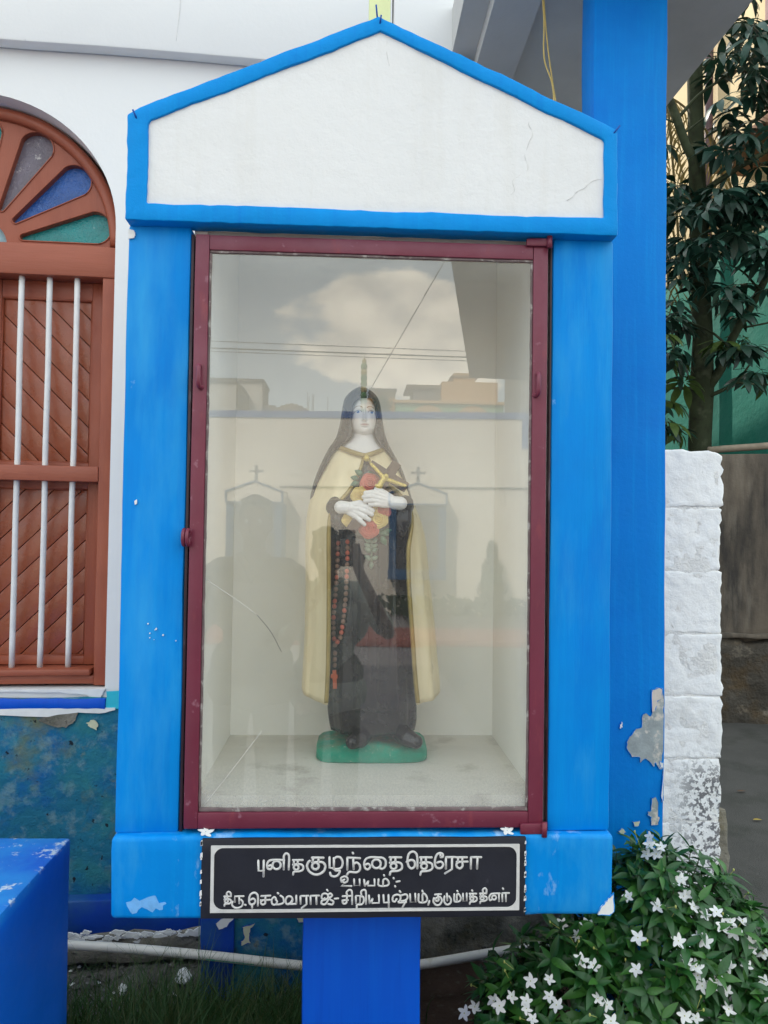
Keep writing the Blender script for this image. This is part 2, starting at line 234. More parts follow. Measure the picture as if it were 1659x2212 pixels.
class G:
    def __init__(s): s.V = []; s.F = []
    def add(s, V, F):
        b = len(s.V); s.V += [tuple(v) for v in V]; s.F += [tuple(i+b for i in f) for f in F]; return s
    def tube(s, pts, rad, n=8, cap=True):
        pts = [Vector(p) for p in pts]; k = len(pts)
        rad = rad if isinstance(rad, (list, tuple)) else [rad]*k
        V = []; F = []; prev = None
        for i, p in enumerate(pts):
            t = (pts[min(i+1, k-1)]-pts[max(i-1, 0)]).normalized()
            a = prev if prev is not None else (Vector((0, 0, 1)) if abs(t.z) < 0.9 else Vector((1, 0, 0)))
            b = t.cross(a).normalized(); a = b.cross(t).normalized(); prev = a
            for j in range(n):
                th = 2*math.pi*j/n; V.append(p+(a*math.cos(th)+b*math.sin(th))*rad[i])
        for i in range(k-1):
            for j in range(n): F.append((i*n+j, i*n+(j+1) % n, (i+1)*n+(j+1) % n, (i+1)*n+j))
        if cap: F.append(tuple(range(n-1, -1, -1))); F.append(tuple((k-1)*n+j for j in range(n)))
        return s.add(V, F)
    def ball(s, c, r, n=12, m=8):
        r = r if isinstance(r, (list, tuple)) else (r, r, r); V = [(c[0], c[1], c[2]-r[2])]; F = []
        for i in range(1, m):
            ph = -math.pi/2+math.pi*i/m
            for j in range(n):
                th = 2*math.pi*j/n; V.append((c[0]+r[0]*math.cos(ph)*math.cos(th), c[1]+r[1]*math.cos(ph)*math.sin(th), c[2]+r[2]*math.sin(ph)))
        V.append((c[0], c[1], c[2]+r[2])); e = len(V)-1
        for j in range(n): F.append((0, 1+(j+1) % n, 1+j))
        for i in range(m-2):
            for j in range(n): a = 1+i*n; F.append((a+j, a+(j+1) % n, a+n+(j+1) % n, a+n+j))
        a = 1+(m-2)*n
        for j in range(n): F.append((a+j, a+(j+1) % n, e))
        return s.add(V, F)
    def caps(s, a, b, ra, rb, n=12):
        """tapered capsule"""
        a = Vector(a); b = Vector(b); d = (b-a); ln = d.length; d = d/ln; pts = []; rs = []
        for i in range(5): th = math.pi/2*(1-i/4); pts.append(a-d*ra*math.sin(th)); rs.append(max(1e-4, ra*math.cos(th)))
        for i in range(5): th = math.pi/2*(i/4); pts.append(b+d*rb*math.sin(th)); rs.append(max(1e-4, rb*math.cos(th)))
        return s.tube(pts, rs, n)
    def make(s, name, m, parent=None, smooth=True, off=(0, 0, 0)): return mk(name, s.V, s.F, m, parent, smooth, off)
def smoothline(pts, k=6):
    """Catmull-Rom"""
    if len(pts) < 3: return [Vector(p) for p in pts]
    P_ = [Vector(p) for p in pts]; P_ = [P_[0]*2-P_[1]]+P_+[P_[-1]*2-P_[-2]]; out = []
    for i in range(1, len(P_)-2):
        a, b, c, d = P_[i-1:i+3]
        for j in range(k):
            t = j/k; out.append(0.5*((2*b)+(c-a)*t+(2*a-5*b+4*c-d)*t*t+(3*b-a-3*c+d)*t*t*t))
    out.append(P_[-2]); return out
def fuse(name, g, voxel, it, m, parent=None, off=(0, 0, 0)):
    """turn overlapping closed shells into one continuous smooth surface"""
    o = g.make('tmp', None, None, True, off); md = o.modifiers.new('r', 'REMESH'); md.mode = 'VOXEL'; md.voxel_size = voxel; md.use_smooth_shade = True
    if it: s_ = o.modifiers.new('s', 'SMOOTH'); s_.iterations = it; s_.factor = 0.5
    bpy.context.view_layer.update(); dg = bpy.context.evaluated_depsgraph_get()
    me = bpy.data.meshes.new_from_object(o.evaluated_get(dg)); bpy.data.objects.remove(o)
    me.name = name; me.materials.clear(); me.materials.append(m)
    for p in me.polygons: p.use_smooth = True
    n = bpy.data.objects.new(name, me); C.objects.link(n)
    if parent: n.parent = parent
    return n
def flat_patch(name, poly, y, m, parent, th=0.0012, amp=0.004, lip=None):
    """thin irregular patch of exposed undercoat lying on a wall that faces -y"""
    pts = []
    for i, (x, z) in enumerate(poly):
        x2, z2 = poly[(i+1) % len(poly)]
        for k in range(3):
            t = k/3; q = noise.noise_vector(Vector((x*60+t*3, z*60, i)))*amp*(0 if k == 0 else 1); pts.append((x+(x2-x)*t+q.x, z+(z2-z)*t+q.y))
    n = len(pts); V = [(x, y-th, z) for x, z in pts]+[(x, y+0.002, z) for x, z in pts]
    F = [tuple(range(n-1, -1, -1))]+[(i, (i+1) % n, n+(i+1) % n, n+i) for i in range(n)]
    o = mk(name, V, F, m, parent)
    if lip:
        gl_ = G(); rr = random.Random(len(pts)); q = [(x, y-th*.6, z) for x, z in pts]; q = q+q[:1]
        gl_.tube(q, [rr.uniform(.0004, .0019) for _ in q], 6, False); gl_.make('paint_edge', lip, parent)
    return o
def sheet(name, poly, z, m, kind='structure'):
    o = mk(name, [(x, y, z) for x, y in poly], [tuple(range(len(poly)))], m); tag(o, kind=kind); return o
# ================================================================== the setting
sheet('ground', [(-150, -150), (150, -150), (150, 150), (-150, 150)], -0.03, court_m)
sheet('asphalt_lane', [(0.93, -30), (9, -30), (9, 30), (1.0, 30)], -0.004, asphalt_m)
# uneven beds at the foot of the church
def bed(name, x0, x1, y0, y1, m, h, n=40, z=0.0):
    V = []; F = []
    for j in range(n+1):
        for i in range(n+1):
            x = x0+(x1-x0)*i/n; y = y0+(y1-y0)*j/n; e = min(i, j, n-i, n-j)/4.0
            V.append((x, y, z-0.03*(1-min(1, e))+h*(noise.noise(Vector((x*5, y*5, 1)))+0.5*noise.noise(Vector((x*16, y*16, 3))))))
    for j in range(n):
        for i in range(n): a = j*(n+1)+i; F.append((a, a+1, a+n+2, a+n+1))
    o = mk(name, V, F, m, None, True); return tag(o, kind='structure')
bed('rubble_ground', -2.6, -0.20, -0.6, 1.35, rubbleground, 0.018, 60)
bed('soil_bed', -0.26, 0.99, -0.6, 1.35, soil_m, 0.02, 60, 0.004)
# loose rubble and flakes by the church foot
g = G(); gl = G()
for i in range(520):
    x = random.uniform(-1.1, -0.2); y = random.uniform(0.55, 1.1); s = random.uniform(0.004, 0.016)*(1.6 if random.random() < 0.1 else 1)
    V = []; 
    for a in range(6): V.append((x+s*math.cos(a*1.05+i)*random.uniform(.6, 1), y+s*math.sin(a*1.05+i)*random.uniform(.6, 1), 0.005))
    V += [(x+s*.2, y, 0.006+s*random.uniform(.4, .9)), (x-s*.2, y+s*.2, 0.006+s*random.uniform(.3, .8))]
    (gl if random.random() < 0.12 else g).add(V, [(0, 1, 6), (1, 2, 6), (2, 7, 6), (2, 3, 7), (3, 4, 7), (4, 5, 7), (5, 6, 7), (5, 0, 6)])
tag(g.make('gravel', rubbleground, smooth=False), 'loose grey gravel below the church wall', 'gravel', kind='stuff')
tag(gl.make('paint_flakes', chalk, smooth=False), 'white flakes of paint and plaster scattered on the rubble', 'flakes', kind='stuff')
for k, (x, y, s, lb) in enumerate([(-0.55, 0.86, 0.028, 'large pale plaster chip lying below the pipe, beside the grass'), (-0.50, 1.0, 0.022, 'pale plaster chip against the foot of the blue buttress'), (-0.72, 0.80, 0.016, 'small pale plaster chip lying nearest the blue bench')]):
    pl = [(x+s*math.cos(a)*random.uniform(.6, 1.1), y+s*.8*math.sin(a)*random.uniform(.6, 1.1)) for a in [i*0.7 for i in range(9)]]
    n = len(pl); V = [(a, b, 0.030+(b-y)*.7) for a, b in pl]+[(a, b, 0.024+(b-y)*.7) for a, b in pl]
    o = mk('plaster_chip', V, [tuple(range(n))]+[(i, n+i, n+(i+1) % n, (i+1) % n) for i in range(n)], chalk); tag(o, lb, 'plaster chip', 'chips of plaster on the rubble')

# ------------------------------------------------------------------ church
ch = thing('church', 'white plastered church with arched brown window and stained teal dado', 'church', (0, 1.1, 0), R(3.5))
WX, WZ, WA, WB = -1.345, 2.50, 0.472, 0.442      # arch centre, half width, rise
arch = [(WX+WA*math.cos(math.pi*i/40), WZ+WB*math.sin(math.pi*i/40)) for i in range(41)]
XL, XR, ZT, ZB, REV = -9.0, 0.343, 6.6, 0.895, 0.14
V = []; F = []
def quad(a, b, c, d): i = len(V); V.extend([a, b, c, d]); F.append((i, i+1, i+2, i+3))
wl, wr = WX-WA, WX+WA
quad((XL, 0, 0), (wl, 0, 0), (wl, 0, ZT), (XL, 0, ZT)); quad((wr, 0, 0), (XR, 0, 0), (XR, 0, ZT), (wr, 0, ZT))
quad((wl, 0, 0), (wr, 0, 0), (wr, 0, ZB), (wl, 0, ZB))
for (x0, z0), (x1, z1) in zip(arch[:-1], arch[1:]):
    quad((x1, 0, z1), (x0, 0, z0), (x0, 0, ZT), (x1, 0, ZT)); quad((x0, 0, z0), (x1, 0, z1), (x1, REV, z1), (x0, REV, z0))
quad((wr, 0, ZB), (wr, REV, ZB), (wr, REV, WZ), (wr, 0, WZ)); quad((wl, REV, ZB), (wl, 0, ZB), (wl, 0, WZ), (wl, REV, WZ)); quad((wl, 0, ZB), (wr, 0, ZB), (wr, REV, ZB), (wl, REV, ZB))
quad((XR, 0, 0), (XR, 20, 0), (XR, 20, ZT), (XR, 0, ZT)); quad((XL, 20, 0), (XL, 0, 0), (XL, 0, ZT), (XL, 20, ZT)); quad((XR, 20, 0), (XL, 20, 0), (XL, 20, ZT), (XR, 20, ZT))
mk('wall', V, F, white_wall, ch)
rf = mk('roof', [(XL-.3, -.3, ZT), (XR+.3, -.3, ZT), (XR+.3, 20.3, ZT), (XL-.3, 20.3, ZT), (XL-.3, 11, ZT+3.8), (XR+.3, 11, ZT+3.8)], [(0, 1, 5, 4), (2, 3, 4, 5), (1, 2, 5), (3, 0, 4), (3, 2, 1, 0)], rust_slab, ch)  # unseen roof; ridge and depth enlarged to shade the green house wall
box('upper_band', -9.0, 0.0845, -0.055, -0.002, 3.10, 4.4, white_wall, ch, 0.008, 0.25, 0.006, 3)
box('pilaster', 0.085, 0.345, -0.062, -0.002, 0.52, 4.4, white_wall, ch, 0.008, 0.3, 0.004, 3, 2.0)
for pts in ([(-0.66, 3.62), (-0.668, 3.45), (-0.66, 3.30), (-0.672, 3.14)], [(-1.17, 3.3), (-1.165, 3.2), (-1.172, 3.1)]):
    gg = G(); gg.tube(smoothline([(x, -0.056, z) for x, z in pts]), 0.0011, 5); gg.make('crack', crack_m, ch)
# dado, stripes, plinth
box('dado', -9.0, -0.2, -0.022, -0.003, 0.20, 0.872, dado_m, ch, 0.004, 0.08, 0.006, 14)
st = box('stripe', -1.9, -0.862, -0.031, -0.020, 0.838, 0.872, royal, ch, 0.003, 0.03, 0.004, 20, 1.0)
flat_patch('stripe', [(-1.9, 0.820), (-1.6, 0.816), (-1.25, 0.822), (-1.05, 0.812), (-0.95, 0.826), (-0.88, 0.822), (-0.83, 0.833), (-0.83, 0.840), (-1.3, 0.838), (-1.9, 0.838)], -0.029, chalk, ch, 0.002, 0.006)
flat_patch('stripe', [(-0.862, 0.838), (-0.862, 0.895), (-0.80, 0.897), (-0.80, 0.836)], -0.024, aqua, ch, 0.003, 0.003)
flat_patch('peeled_patch', [(-1.9, .895), (-1.2, .893), (-1.02, .89), (-.93, .88), (-.91, .866), (-.885, .872), (-.872, .895), (-.87, .9), (-1.9, .902)], -0.003, chalk, ch, 0.006, 0.004)
flat_patch('peeled_patch', [(-1.08, .80), (-1.06, .815), (-1.0, .822), (-0.97, .835), (-.95, .83), (-.96, .80), (-.99, .775), (-1.03, .78)], -0.029, stone_m, ch, 0.0015, 0.008)
flat_patch('peeled_patch', [(-.925, .79), (-.90, .80), (-.885, .785), (-.89, .765), (-.91, .775)], -0.029, pale_flake, ch, 0.0015, 0.006)
box('plinth_band', -9.0, -0.1, -0.075, -0.0, 0.105, 0.215, navy, ch, 0.006, 0.06, 0.010, 9)
box('plinth_edge', -9.0, -0.1, -0.10, -0.0, 0.02, 0.112, stone_m, ch, 0.01, 0.04, 0.016, 14)
for i in range(46):
    x = random.uniform(-1.0, -0.5); zz_ = random.gauss(.112, .010); w_ = random.uniform(.006, .032); h_ = random.uniform(.003, .011)
    flat_patch('peeled_patch', [(x-w_, zz_-h_*.3), (x-w_*.3, zz_+h_), (x+w_*.4, zz_+h_*.6), (x+w_, zz_), (x+w_*.2, zz_-h_), (x-w_*.5, zz_-h_*.7)], -0.104+random.uniform(0, .006), chalk, ch, 0.004, 0.006)
box('plinth_stone', -0.12, 1.3, -0.16, -0.0, -0.02, 0.50, stone_m, ch, 0.02, 0.035, 0.022, 12, 4.0)
# painted buttress behind the pedestal
bt = box('buttress', -0.485, 0.02, -0.28, -0.1, -0.02, 0.52, dado_m, ch, 0.008, 0.05, 0.006, 9, 2.0)
box('painted_band', -0.50, -0.40, -0.292, -0.1, -0.02, 0.525, navy, bt, 0.006, 0.05, 0.004, 9, 6.0)
for pl, mm in (([(-0.455, .235), (-0.40, .265), (-0.395, .255), (-0.42, .222), (-0.445, .215)], chalk), ([(-.375, .215), (-.335, .225), (-.35, .21), (-.352, .19), (-.348, .165), (-.375, .158), (-.378, .172), (-.365, .18), (-.37, .2)], pale_flake), ([(-.215, .25), (-.15, .25), (-.15, .225), (-.2, .222)], pale_flake)):
    flat_patch('peeled_patch', pl, -0.293 if mm is chalk else -0.283, mm, bt, 0.002, 0.006, navy)

# ------------------------------------------------------------------ arched window (part of the church)
win = thing('window', None, None); win.parent = ch; del_label = None
YF = 0.05
pet_m = {'green': mat('green pressed glass', (0.0, 0.20, 0.20), 0.22, 0.25, 14, 0.9, 60, 0.6, patches=[P(col=(0.25, 0.45, 0.42), scale=60, lo=0.64, hi=0.72, amt=0.7)], bdist=0.006),
         'blue': mat('blue pressed glass', (0.01, 0.085, 0.33), 0.22, 0.25, 14, 1.0, 70, 0.6, patches=[P(col=(0.25, 0.40, 0.65), scale=60, lo=0.63, hi=0.72, amt=0.7)], bdist=0.006),
         'violet': mat('smoky violet pressed glass', (0.13, 0.11, 0.14), 0.3, 0.25, 14, 0.9, 70, 0.6, patches=[P(col=(0.55, 0.52, 0.50), scale=55, lo=0.61, hi=0.70, amt=0.8)], bdist=0.006),
         'pale': mat('pale blue pressed glass', (0.22, 0.36, 0.42), 0.25, 0.2, 14, 0.8, 70, 0.6, bdist=0.006)}
def frame_plate():
    """fanlight board: an arched board with teardrop openings, built as a fan of strips round each opening"""
    bm = bmesh.new()
    def ring(pts, y): return [bm.verts.new((x, y, z)) for x, z in pts]
    out = [(WX+(WA+.01)*math.cos(math.pi*i/60), 2.43+(WB+.075)*math.sin(math.pi*i/60)) for i in range(61)]
    es = []
    def loop(pts):
        vs_ = ring(pts, 0.09); return [bm.edges.new((vs_[i], vs_[(i+1) % len(vs_)])) for i in range(len(vs_))]
    es += loop(out)
    for pts in PET: es += loop(pts)
    bmesh.ops.triangle_fill(bm, edges=es, use_beauty=True)
    r = bmesh.ops.extrude_face_region(bm, geom=bm.faces[:])
    for v in [q for q in r['geom'] if isinstance(q, bmesh.types.BMVert)]: v.co.y = 0.125
    return from_bm('fanlight_board', bm, wood, win, False)
def teardrop(ang, r0, r1, a0, a1, grow=0.0):
    hx, hz = -1.352, 2.452; d = (math.cos(ang), math.sin(ang)); n = (-d[1], d[0]); P0 = (hx+d[0]*r0, hz+d[1]*r0); P1 = (hx+d[0]*r1, hz+d[1]*r1); out = []
    a0 += grow; a1 += grow
    for i in range(15): t = -math.pi/2+math.pi*i/14; out.append((P1[0]+a1*(d[0]*math.cos(t)*0.95+n[0]*math.sin(t)), P1[1]+a1*(d[1]*math.cos(t)*0.95+n[1]*math.sin(t))))
    for i in range(7): t = math.pi/2+math.pi*i/6; out.append((P0[0]+a0*(d[0]*math.cos(t)+n[0]*math.sin(t)), P0[1]+a0*(d[1]*math.cos(t)+n[1]*math.sin(t))))
    return out
angs = [11.0, 37.6, 63.2, 90.0, 116.8, 142.4, 169.0]; cols = ['green', 'blue', 'violet', 'green', 'violet', 'blue', 'green']
PET = [teardrop(R(a), 0.142, 0.394, 0.010, 0.057) for a in angs]
hub = [(-1.352+0.085*math.cos(math.pi*i/16), 2.447+0.085*math.sin(math.pi*i/16)) for i in range(17)]
PET.append(hub)
frame_plate()
for a, c_ in zip(angs, cols):
    p_ = teardrop(R(a), 0.142, 0.394, 0.010, 0.057, 0.004)
    n = len(p_); cx = sum(q[0] for q in p_)/n; cz = sum(q[1] for q in p_)/n
    mk('pane', [(x, 0.112, z) for x, z in p_]+[(cx, 0.108, cz)]+[(x, 0.118, z) for x, z in p_], [(i, (i+1) % n, n) for i in range(n)]+[(i, i+n+1, (i+1) % n+n+1, (i+1) % n) for i in range(n)], pet_m[c_], win)
    gg = G(); q = teardrop(R(a), 0.142, 0.394, 0.010, 0.057, 0.003); gg.tube([(x, 0.0885, z) for x, z in q+q[:2]], 0.0028, 6); gg.make('moulding', wood, win)
n = len(hub); mk('pane', [(x, 0.112, z) for x, z in hub]+[(x, 0.118, z) for x, z in hub], [tuple(range(n))]+[(i, i+n, (i+1) % n+n, (i+1) % n) for i in range(n)], pet_m['pale'], win)
gg = G(); gg.tube([(WX+(WA-.018)*math.cos(math.pi*i/40), 0.085, 2.46+(WB+.015)*math.sin(math.pi*i/40)) for i in range(41)], 0.022, 8); gg.make('arch_rib', wood, win)
box('transom', wl-.01, wr+.005, YF-0.004, 0.14, 2.335, 2.445, woodh, win, 0.004, 0.1, 0.002, 8)
for x0, x1 in ((wr-0.052, wr-0.006), (wl+0.006, wl+0.052)): box('stile', x0, x1, YF, 0.15, 0.90, 2.335, wood, win, 0.004, 0.15, 0.002, 5)
box('mid_rail', wl+.052, wr-0.052, YF-0.002, 0.10, 1.612, 1.666, woodh, win, 0.004, 0.1, 0.0015, 7)
box('bottom_rail', wl+.052, wr-0.052, YF+.004, 0.15, 0.905, 0.935, woodh, win, 0.004, 0.1, 0.0015, 7)
box('sill', wl+.054, wr-0.060, YF-.018, 0.15, 0.936, 0.960, woodh, win, 0.007, 0.1, 0.002, 7)
for k in range(9):
    x = -1.019-0.0945*k
    if x < wl+.06: break
    gg = G(); gg.tube([wob((x, 0.078, 0.955+(2.34-0.955)*i/16), 0.0022, 3, k) for i in range(17)], 0.0102, 10); gg.make('bar', bar_m, win)
def clip(poly, a, b, c_):        # keep a*x+b*z<=c
    out = []
    for i in range(len(poly)):
        p, q = poly[i], poly[(i+1) % len(poly)]; dp_ = a*p[0]+b*p[1]-c_; dq = a*q[0]+b*q[1]-c_
        if dp_ <= 0: out.append(p)
        if dp_*dq < 0: t = dp_/(dp_-dq); out.append((p[0]+(q[0]-p[0])*t, p[1]+(q[1]-p[1])*t))
    return out
def shutter(x0, x1, flip):
    for (a, b, c_, d) in ((x0, x0+.048, .962, 2.335), (x1-.052, x1, .962, 2.335)): box('shutter_stile', a, b, 0.118, 0.15, c_, d, wood, win, 0.003)
    for (c_, d) in ((.962, 0.992), (1.59, 1.682), (2.272, 2.335)): box('shutter_rail', x0+.048, x1-.052, 0.120, 0.15, c_, d, woodh, win, 0.003)
    px0, px1 = x0+.048, x1-.052
    for (z0, z1, sg) in ((1.682, 2.272, 1), (0.992, 1.59, -1)):
        sg = sg*flip; w_ = 0.069; s2 = math.sqrt(.5)
        for k in range(-14, 24):
            lo = k*w_+0.0012; hi = (k+1)*w_-0.0012; rect = [(px0, z0), (px1, z0), (px1, z1), (px0, z1)]
            q = clip(rect, s2*sg, s2, hi+1.0); q = clip(q, -s2*sg, -s2, -lo-1.0)
            if len(q) >= 3 and abs(sum(q[i][0]*q[(i+1) % len(q)][1]-q[(i+1) % len(q)][0]*q[i][1] for i in range(len(q))))/2 > 2e-4:
                prism('plank', q, 0.131+random.uniform(-.0008, .0008), 0.15, plank_m, win, 0.0016)
        gg = G()
        for a, b in (((px0, z0), (px1, z0)), ((px1, z0), (px1, z1)), ((px1, z1), (px0, z1)), ((px0, z1), (px0, z0))): gg.tube([(a[0], 0.127, a[1]), (b[0], 0.127, b[1])], 0.006, 6)
        gg.make('panel_moulding', wood, win)
shutter(-1.338, wr-0.052, 1); shutter(wl+.052, -1.352, -1)
mk('backing', [(wl, .16, .9), (wr, .16, .9), (wr, .16, 2.95), (wl, .16, 2.95)], [(0, 1, 2, 3)], wood, win)

# ------------------------------------------------------------------ porch: canopy and blue column
po = thing('porch', 'grey concrete porch canopy carried by a bright blue square column', 'porch', (0.735, 0.62, 0))
PO = (0.735, 0.62, 0)
def sub(v): return (v[0]-PO[0], v[1]-PO[1], v[2]-PO[2])
def slab(name, poly, z0, z1, m):
    n = len(poly); V = [sub((x, y, z0)) for x, y in poly]+[sub((x, y, z1)) for x, y in poly]
    return mk(name, V, [tuple(range(n-1, -1, -1)), tuple(range(n, 2*n))]+[(i, (i+1) % n, n+(i+1) % n, n+i) for i in range(n)], m, po)
slab('canopy_slab', [(0.30, 0.12), (1.245, 0.18), (1.222, 0.7), (1.200, 1.32), (1.06, 5.0), (0.10, 5.0), (0.30, 1.13)], 3.17, 3.34, concrete)
slab('canopy_beam', [(0.40, 0.14), (0.53, 0.14), (0.53, 4.9), (0.37, 4.9), (0.385, 0.6)], 3.115, 3.169, concrete)
slab('canopy_end_wall', [(0.05, 4.6), (1.02, 4.6), (1.02, 4.8), (0.05, 4.8)], 0.0, 3.168, concrete)
o = box('column', 0.640-PO[0], 0.857-PO[0], 0.5-PO[1], 0.62-PO[1], -0.02, 3.169, blue_col, po, 0.007, 0.06, 0.0035, 4, 1.5, 2, 0.0008, 45)
px_, py_ = PO[0], PO[1]
def colpatch(pl, m, th=0.0015): flat_patch('peeled_patch', [(x-px_, z) for x, z in pl], 0.5-py_-0.002, m, o, th, 0.004, blue_col)
colpatch([(0.819, 1.017), (0.838, 1.024), (0.850, 1.019), (0.853, 0.996), (0.853, 0.944), (0.852, 0.842), (0.849, 0.823), (0.851, 0.793), (0.84, 0.793), (0.83, 0.813), (0.824, 0.8), (0.813, 0.814), (0.8, 0.823), (0.787, 0.811), (0.783, 0.826), (0.762, 0.827), (0.746, 0.852), (0.746, 0.868), (0.756, 0.884), (0.769, 0.901), (0.789, 0.911), (0.793, 0.947), (0.803, 0.95), (0.813, 0.94), (0.819, 0.95)], bareplaster)
colpatch([(0.817, 1.015), (0.838, 1.022), (0.849, 1.016), (0.846, 0.995), (0.834, 0.985), (0.826, 0.955), (0.818, 0.952)], mat('cream undercoat', (0.66, 0.58, 0.50), .85, .1, 30, .4, 90, .2), 0.0022)
colpatch([(0.842, 0.797), (0.851, 0.796), (0.851, 0.812), (0.842, 0.815)], chalk, 0.003)
colpatch([(0.819, 0.712), (0.831, 0.715), (0.839, 0.699), (0.838, 0.663), (0.843, 0.657), (0.839, 0.637), (0.818, 0.636), (0.818, 0.66), (0.808, 0.663), (0.809, 0.673), (0.818, 0.678)], bareplaster)
colpatch([(0.765, 0.646), (0.785, 0.648), (0.783, 0.635), (0.770, 0.632)], pale_flake)
colpatch([(0.727, 0.918), (0.733, 0.925), (0.735, 0.91), (0.727, 0.905)], chalk)
colpatch([(0.846, 0.72), (0.852, 0.79), (0.853, 0.72), (0.849, 0.70)], chalk)
colpatch([(0.724, 0.620), (0.735, 0.628), (0.747, 0.618), (0.735, 0.610)], pale_flake)
# loose cables hanging from the canopy behind the pediment
for k, (pts, lb) in enumerate((([(0.505, 0.60, 3.17), (0.518, 0.6, 3.0), (0.52, .6, 2.88), (0.545, .59, 2.78), (0.552, .59, 2.6)], 'yellow cable hanging from the porch, the one that bends left'), ([(0.515, 0.62, 3.17), (0.525, 0.61, 3.0), (0.535, .6, 2.88), (0.558, .6, 2.74), (0.580, .59, 2.6)], 'yellow cable hanging from the porch, the one that bends right'))):
    gg = G(); gg.tube(smoothline(pts), 0.0022, 6); tag(gg.make('cable', wire_m), lb, 'cable', 'yellow cables above the shrine')

# ------------------------------------------------------------------ whitewashed block pier
bw = thing('block_pier', 'whitewashed concrete block pier with rough crumbling edges beside the column', 'wall', (0.97, 0.9, 0))
z = -0.06; k = 0
bm_core = box('mortar', 0.79-.97, 1.166-.97, 0.8025-.9, 1.0-.9, -0.06, 1.70, mortar_m, bw, 0.01, 0.05, 0.006, 10)
for z0, z1 in ((-.06, .138), (.1415, .334), (.3375, .531), (.535, .732), (.736, .933), (.937, 1.134), (1.1375, 1.337), (1.341, 1.542), (1.549, 1.735)):
    bm = bmesh.new(); bmesh.ops.create_cube(bm, size=1); x0, x1 = 0.785-.97, 1.172-.97+random.uniform(-.008, .006)
    for v in bm.verts: v.co = Vector((x0 if v.co.x < 0 else x1, (0.80-.9) if v.co.y < 0 else (1.01-.9), z0 if v.co.z < 0 else z1))
    bevel_sharp(bm, 0.004, 2); cut_up(bm, 0.012)
    for v in bm.verts:
        v.co = wob(v.co, 0.004, 9, k*3.1); v.co = wob(v.co, 0.0035, 38, k*1.7); v.co = wob(v.co, 0.002, 90, k)
        if v.co.x > .185: v.co.x += .009*noise.noise(Vector((k, v.co.y*20, v.co.z*38)))-.010*max(0, noise.noise(Vector((k*2.3, 5, v.co.z*17)))-.1)
        if k == 8 and v.co.z > z1-0.05: v.co.z += 0.022*noise.noise(Vector((v.co.x*14, 3, 1)))-0.03*max(0, v.co.x-0.12)*8
    from_bm('block', bm, block_m, bw, True); k += 1
# ------------------------------------------------------------------ stained boundary wall
dw = thing('boundary_wall', 'tall boundary wall streaked black with damp, beyond the block pier', 'wall', (3.2, 4.3, 0), R(-8))
box('plaster_face', -0.36, 3.2, 0.02, 0.22, 0.6, 2.12, darkwall, dw, 0.01, 0.12, 0.012, 3)
box('rubble_footing', -0.36, 3.2, -0.05, 0.23, -0.05, 0.64, rubblewall, dw, 0.03, 0.07, 0.05, 6, 1.0)
box('ledge', -0.36, 3.2, -0.075, 0.2, 0.655, 0.69, darkwall, dw, 0.01, 0.08, 0.02, 5, 2.0)
gg = G(); gg.tube([wob((-0.36+0.13*i, 0.06, 2.15+0.012*i), 0.012, 2, 3) for i in range(29)], 0.028, 8); gg.make('coping_pole', mat('weathered pole', (0.24, 0.20, 0.15), .8, .3, 8, .5, 40, .2), dw)
# ------------------------------------------------------------------ house behind the trees
hs = thing('house', 'tall house with cream upper wall over a green lower wall, behind the tree', 'house', (4.0, 6.7, 0), R(-84))
box('green_wall', -9, 2.2, 0, 0.4, -0.05, 4.55, green_wall, hs, 0.01, 0.4, 0.01, 2)
box('cream_wall', -9, 2.2, -0.02, 0.4, 4.552, 10.0, cream_wall, hs, 0.01, 0.4, 0.01, 2)
sl = box('sunshade', 0.62, 2.2, -0.45, -0.02, 5.20, 5.32, rust_slab, hs, 0.01); box('wall_recess', 0.95, 2.2, -0.04, -0.021, 5.42, 7.6, mat('plum wall panel', (0.32, 0.20, 0.20), .8, .1, 2, .2, 20, .2), hs, 0.01)
gg = G(); gg.tube([(-0.02+0.010*i, -0.09, 0.1+0.9*i) for i in range(11)], 0.045, 10); gg.make('drain_pipe', drain, hs)

# ------------------------------------------------------------------ blue bench block, pvc pipe
bb = thing('bench_block', 'solid blue painted masonry bench with chipped white edge, left of the shrine', 'bench', (-1.3, 0.0, 0))
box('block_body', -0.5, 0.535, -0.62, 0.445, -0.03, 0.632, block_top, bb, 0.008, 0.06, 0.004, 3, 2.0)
pp = thing('water_pipe', 'sagging white plastic water pipe running behind the shrine pedestal', 'pipe', (0, 0.75, 0))
gg = G(); pth = smoothline([(-1.5, 0, .215), (-0.872, 0, .189), (-0.522, 0, .160), (-0.17, 0, .119), (0.0, 0, .108), (0.197, 0, .118), (0.401, 0, .148), (0.62, 0.0, .178), (0.95, 0.03, .20)], 8)
gg.tube(pth, 0.0138, 14); gg.make('pipe', pvc, pp)
def rings(s): pass
gp = G(); rs = random.Random(3); x = -0.455
while x < -0.315:
    w_ = rs.uniform(.0015, .004) if x > -.43 else .0045; h_ = .0035 if x > -.43 else .0055
    zc = .160-(x+.522)*.1165+0.0008; a = -0.35
    gp.add([(x, -math.cos(a)*.0140, zc-0.005-h_/2), (x+w_, -math.cos(a)*.0140, zc-.0055-h_/2), (x+w_, -math.cos(a)*.0144, zc-.0055+h_/2), (x, -math.cos(a)*.0144, zc-.005+h_/2)], [(0, 1, 2, 3)]); x += w_+(.001 if x > -.43 else .0006)
gp.make('green_print', pvc_print, pp, False)
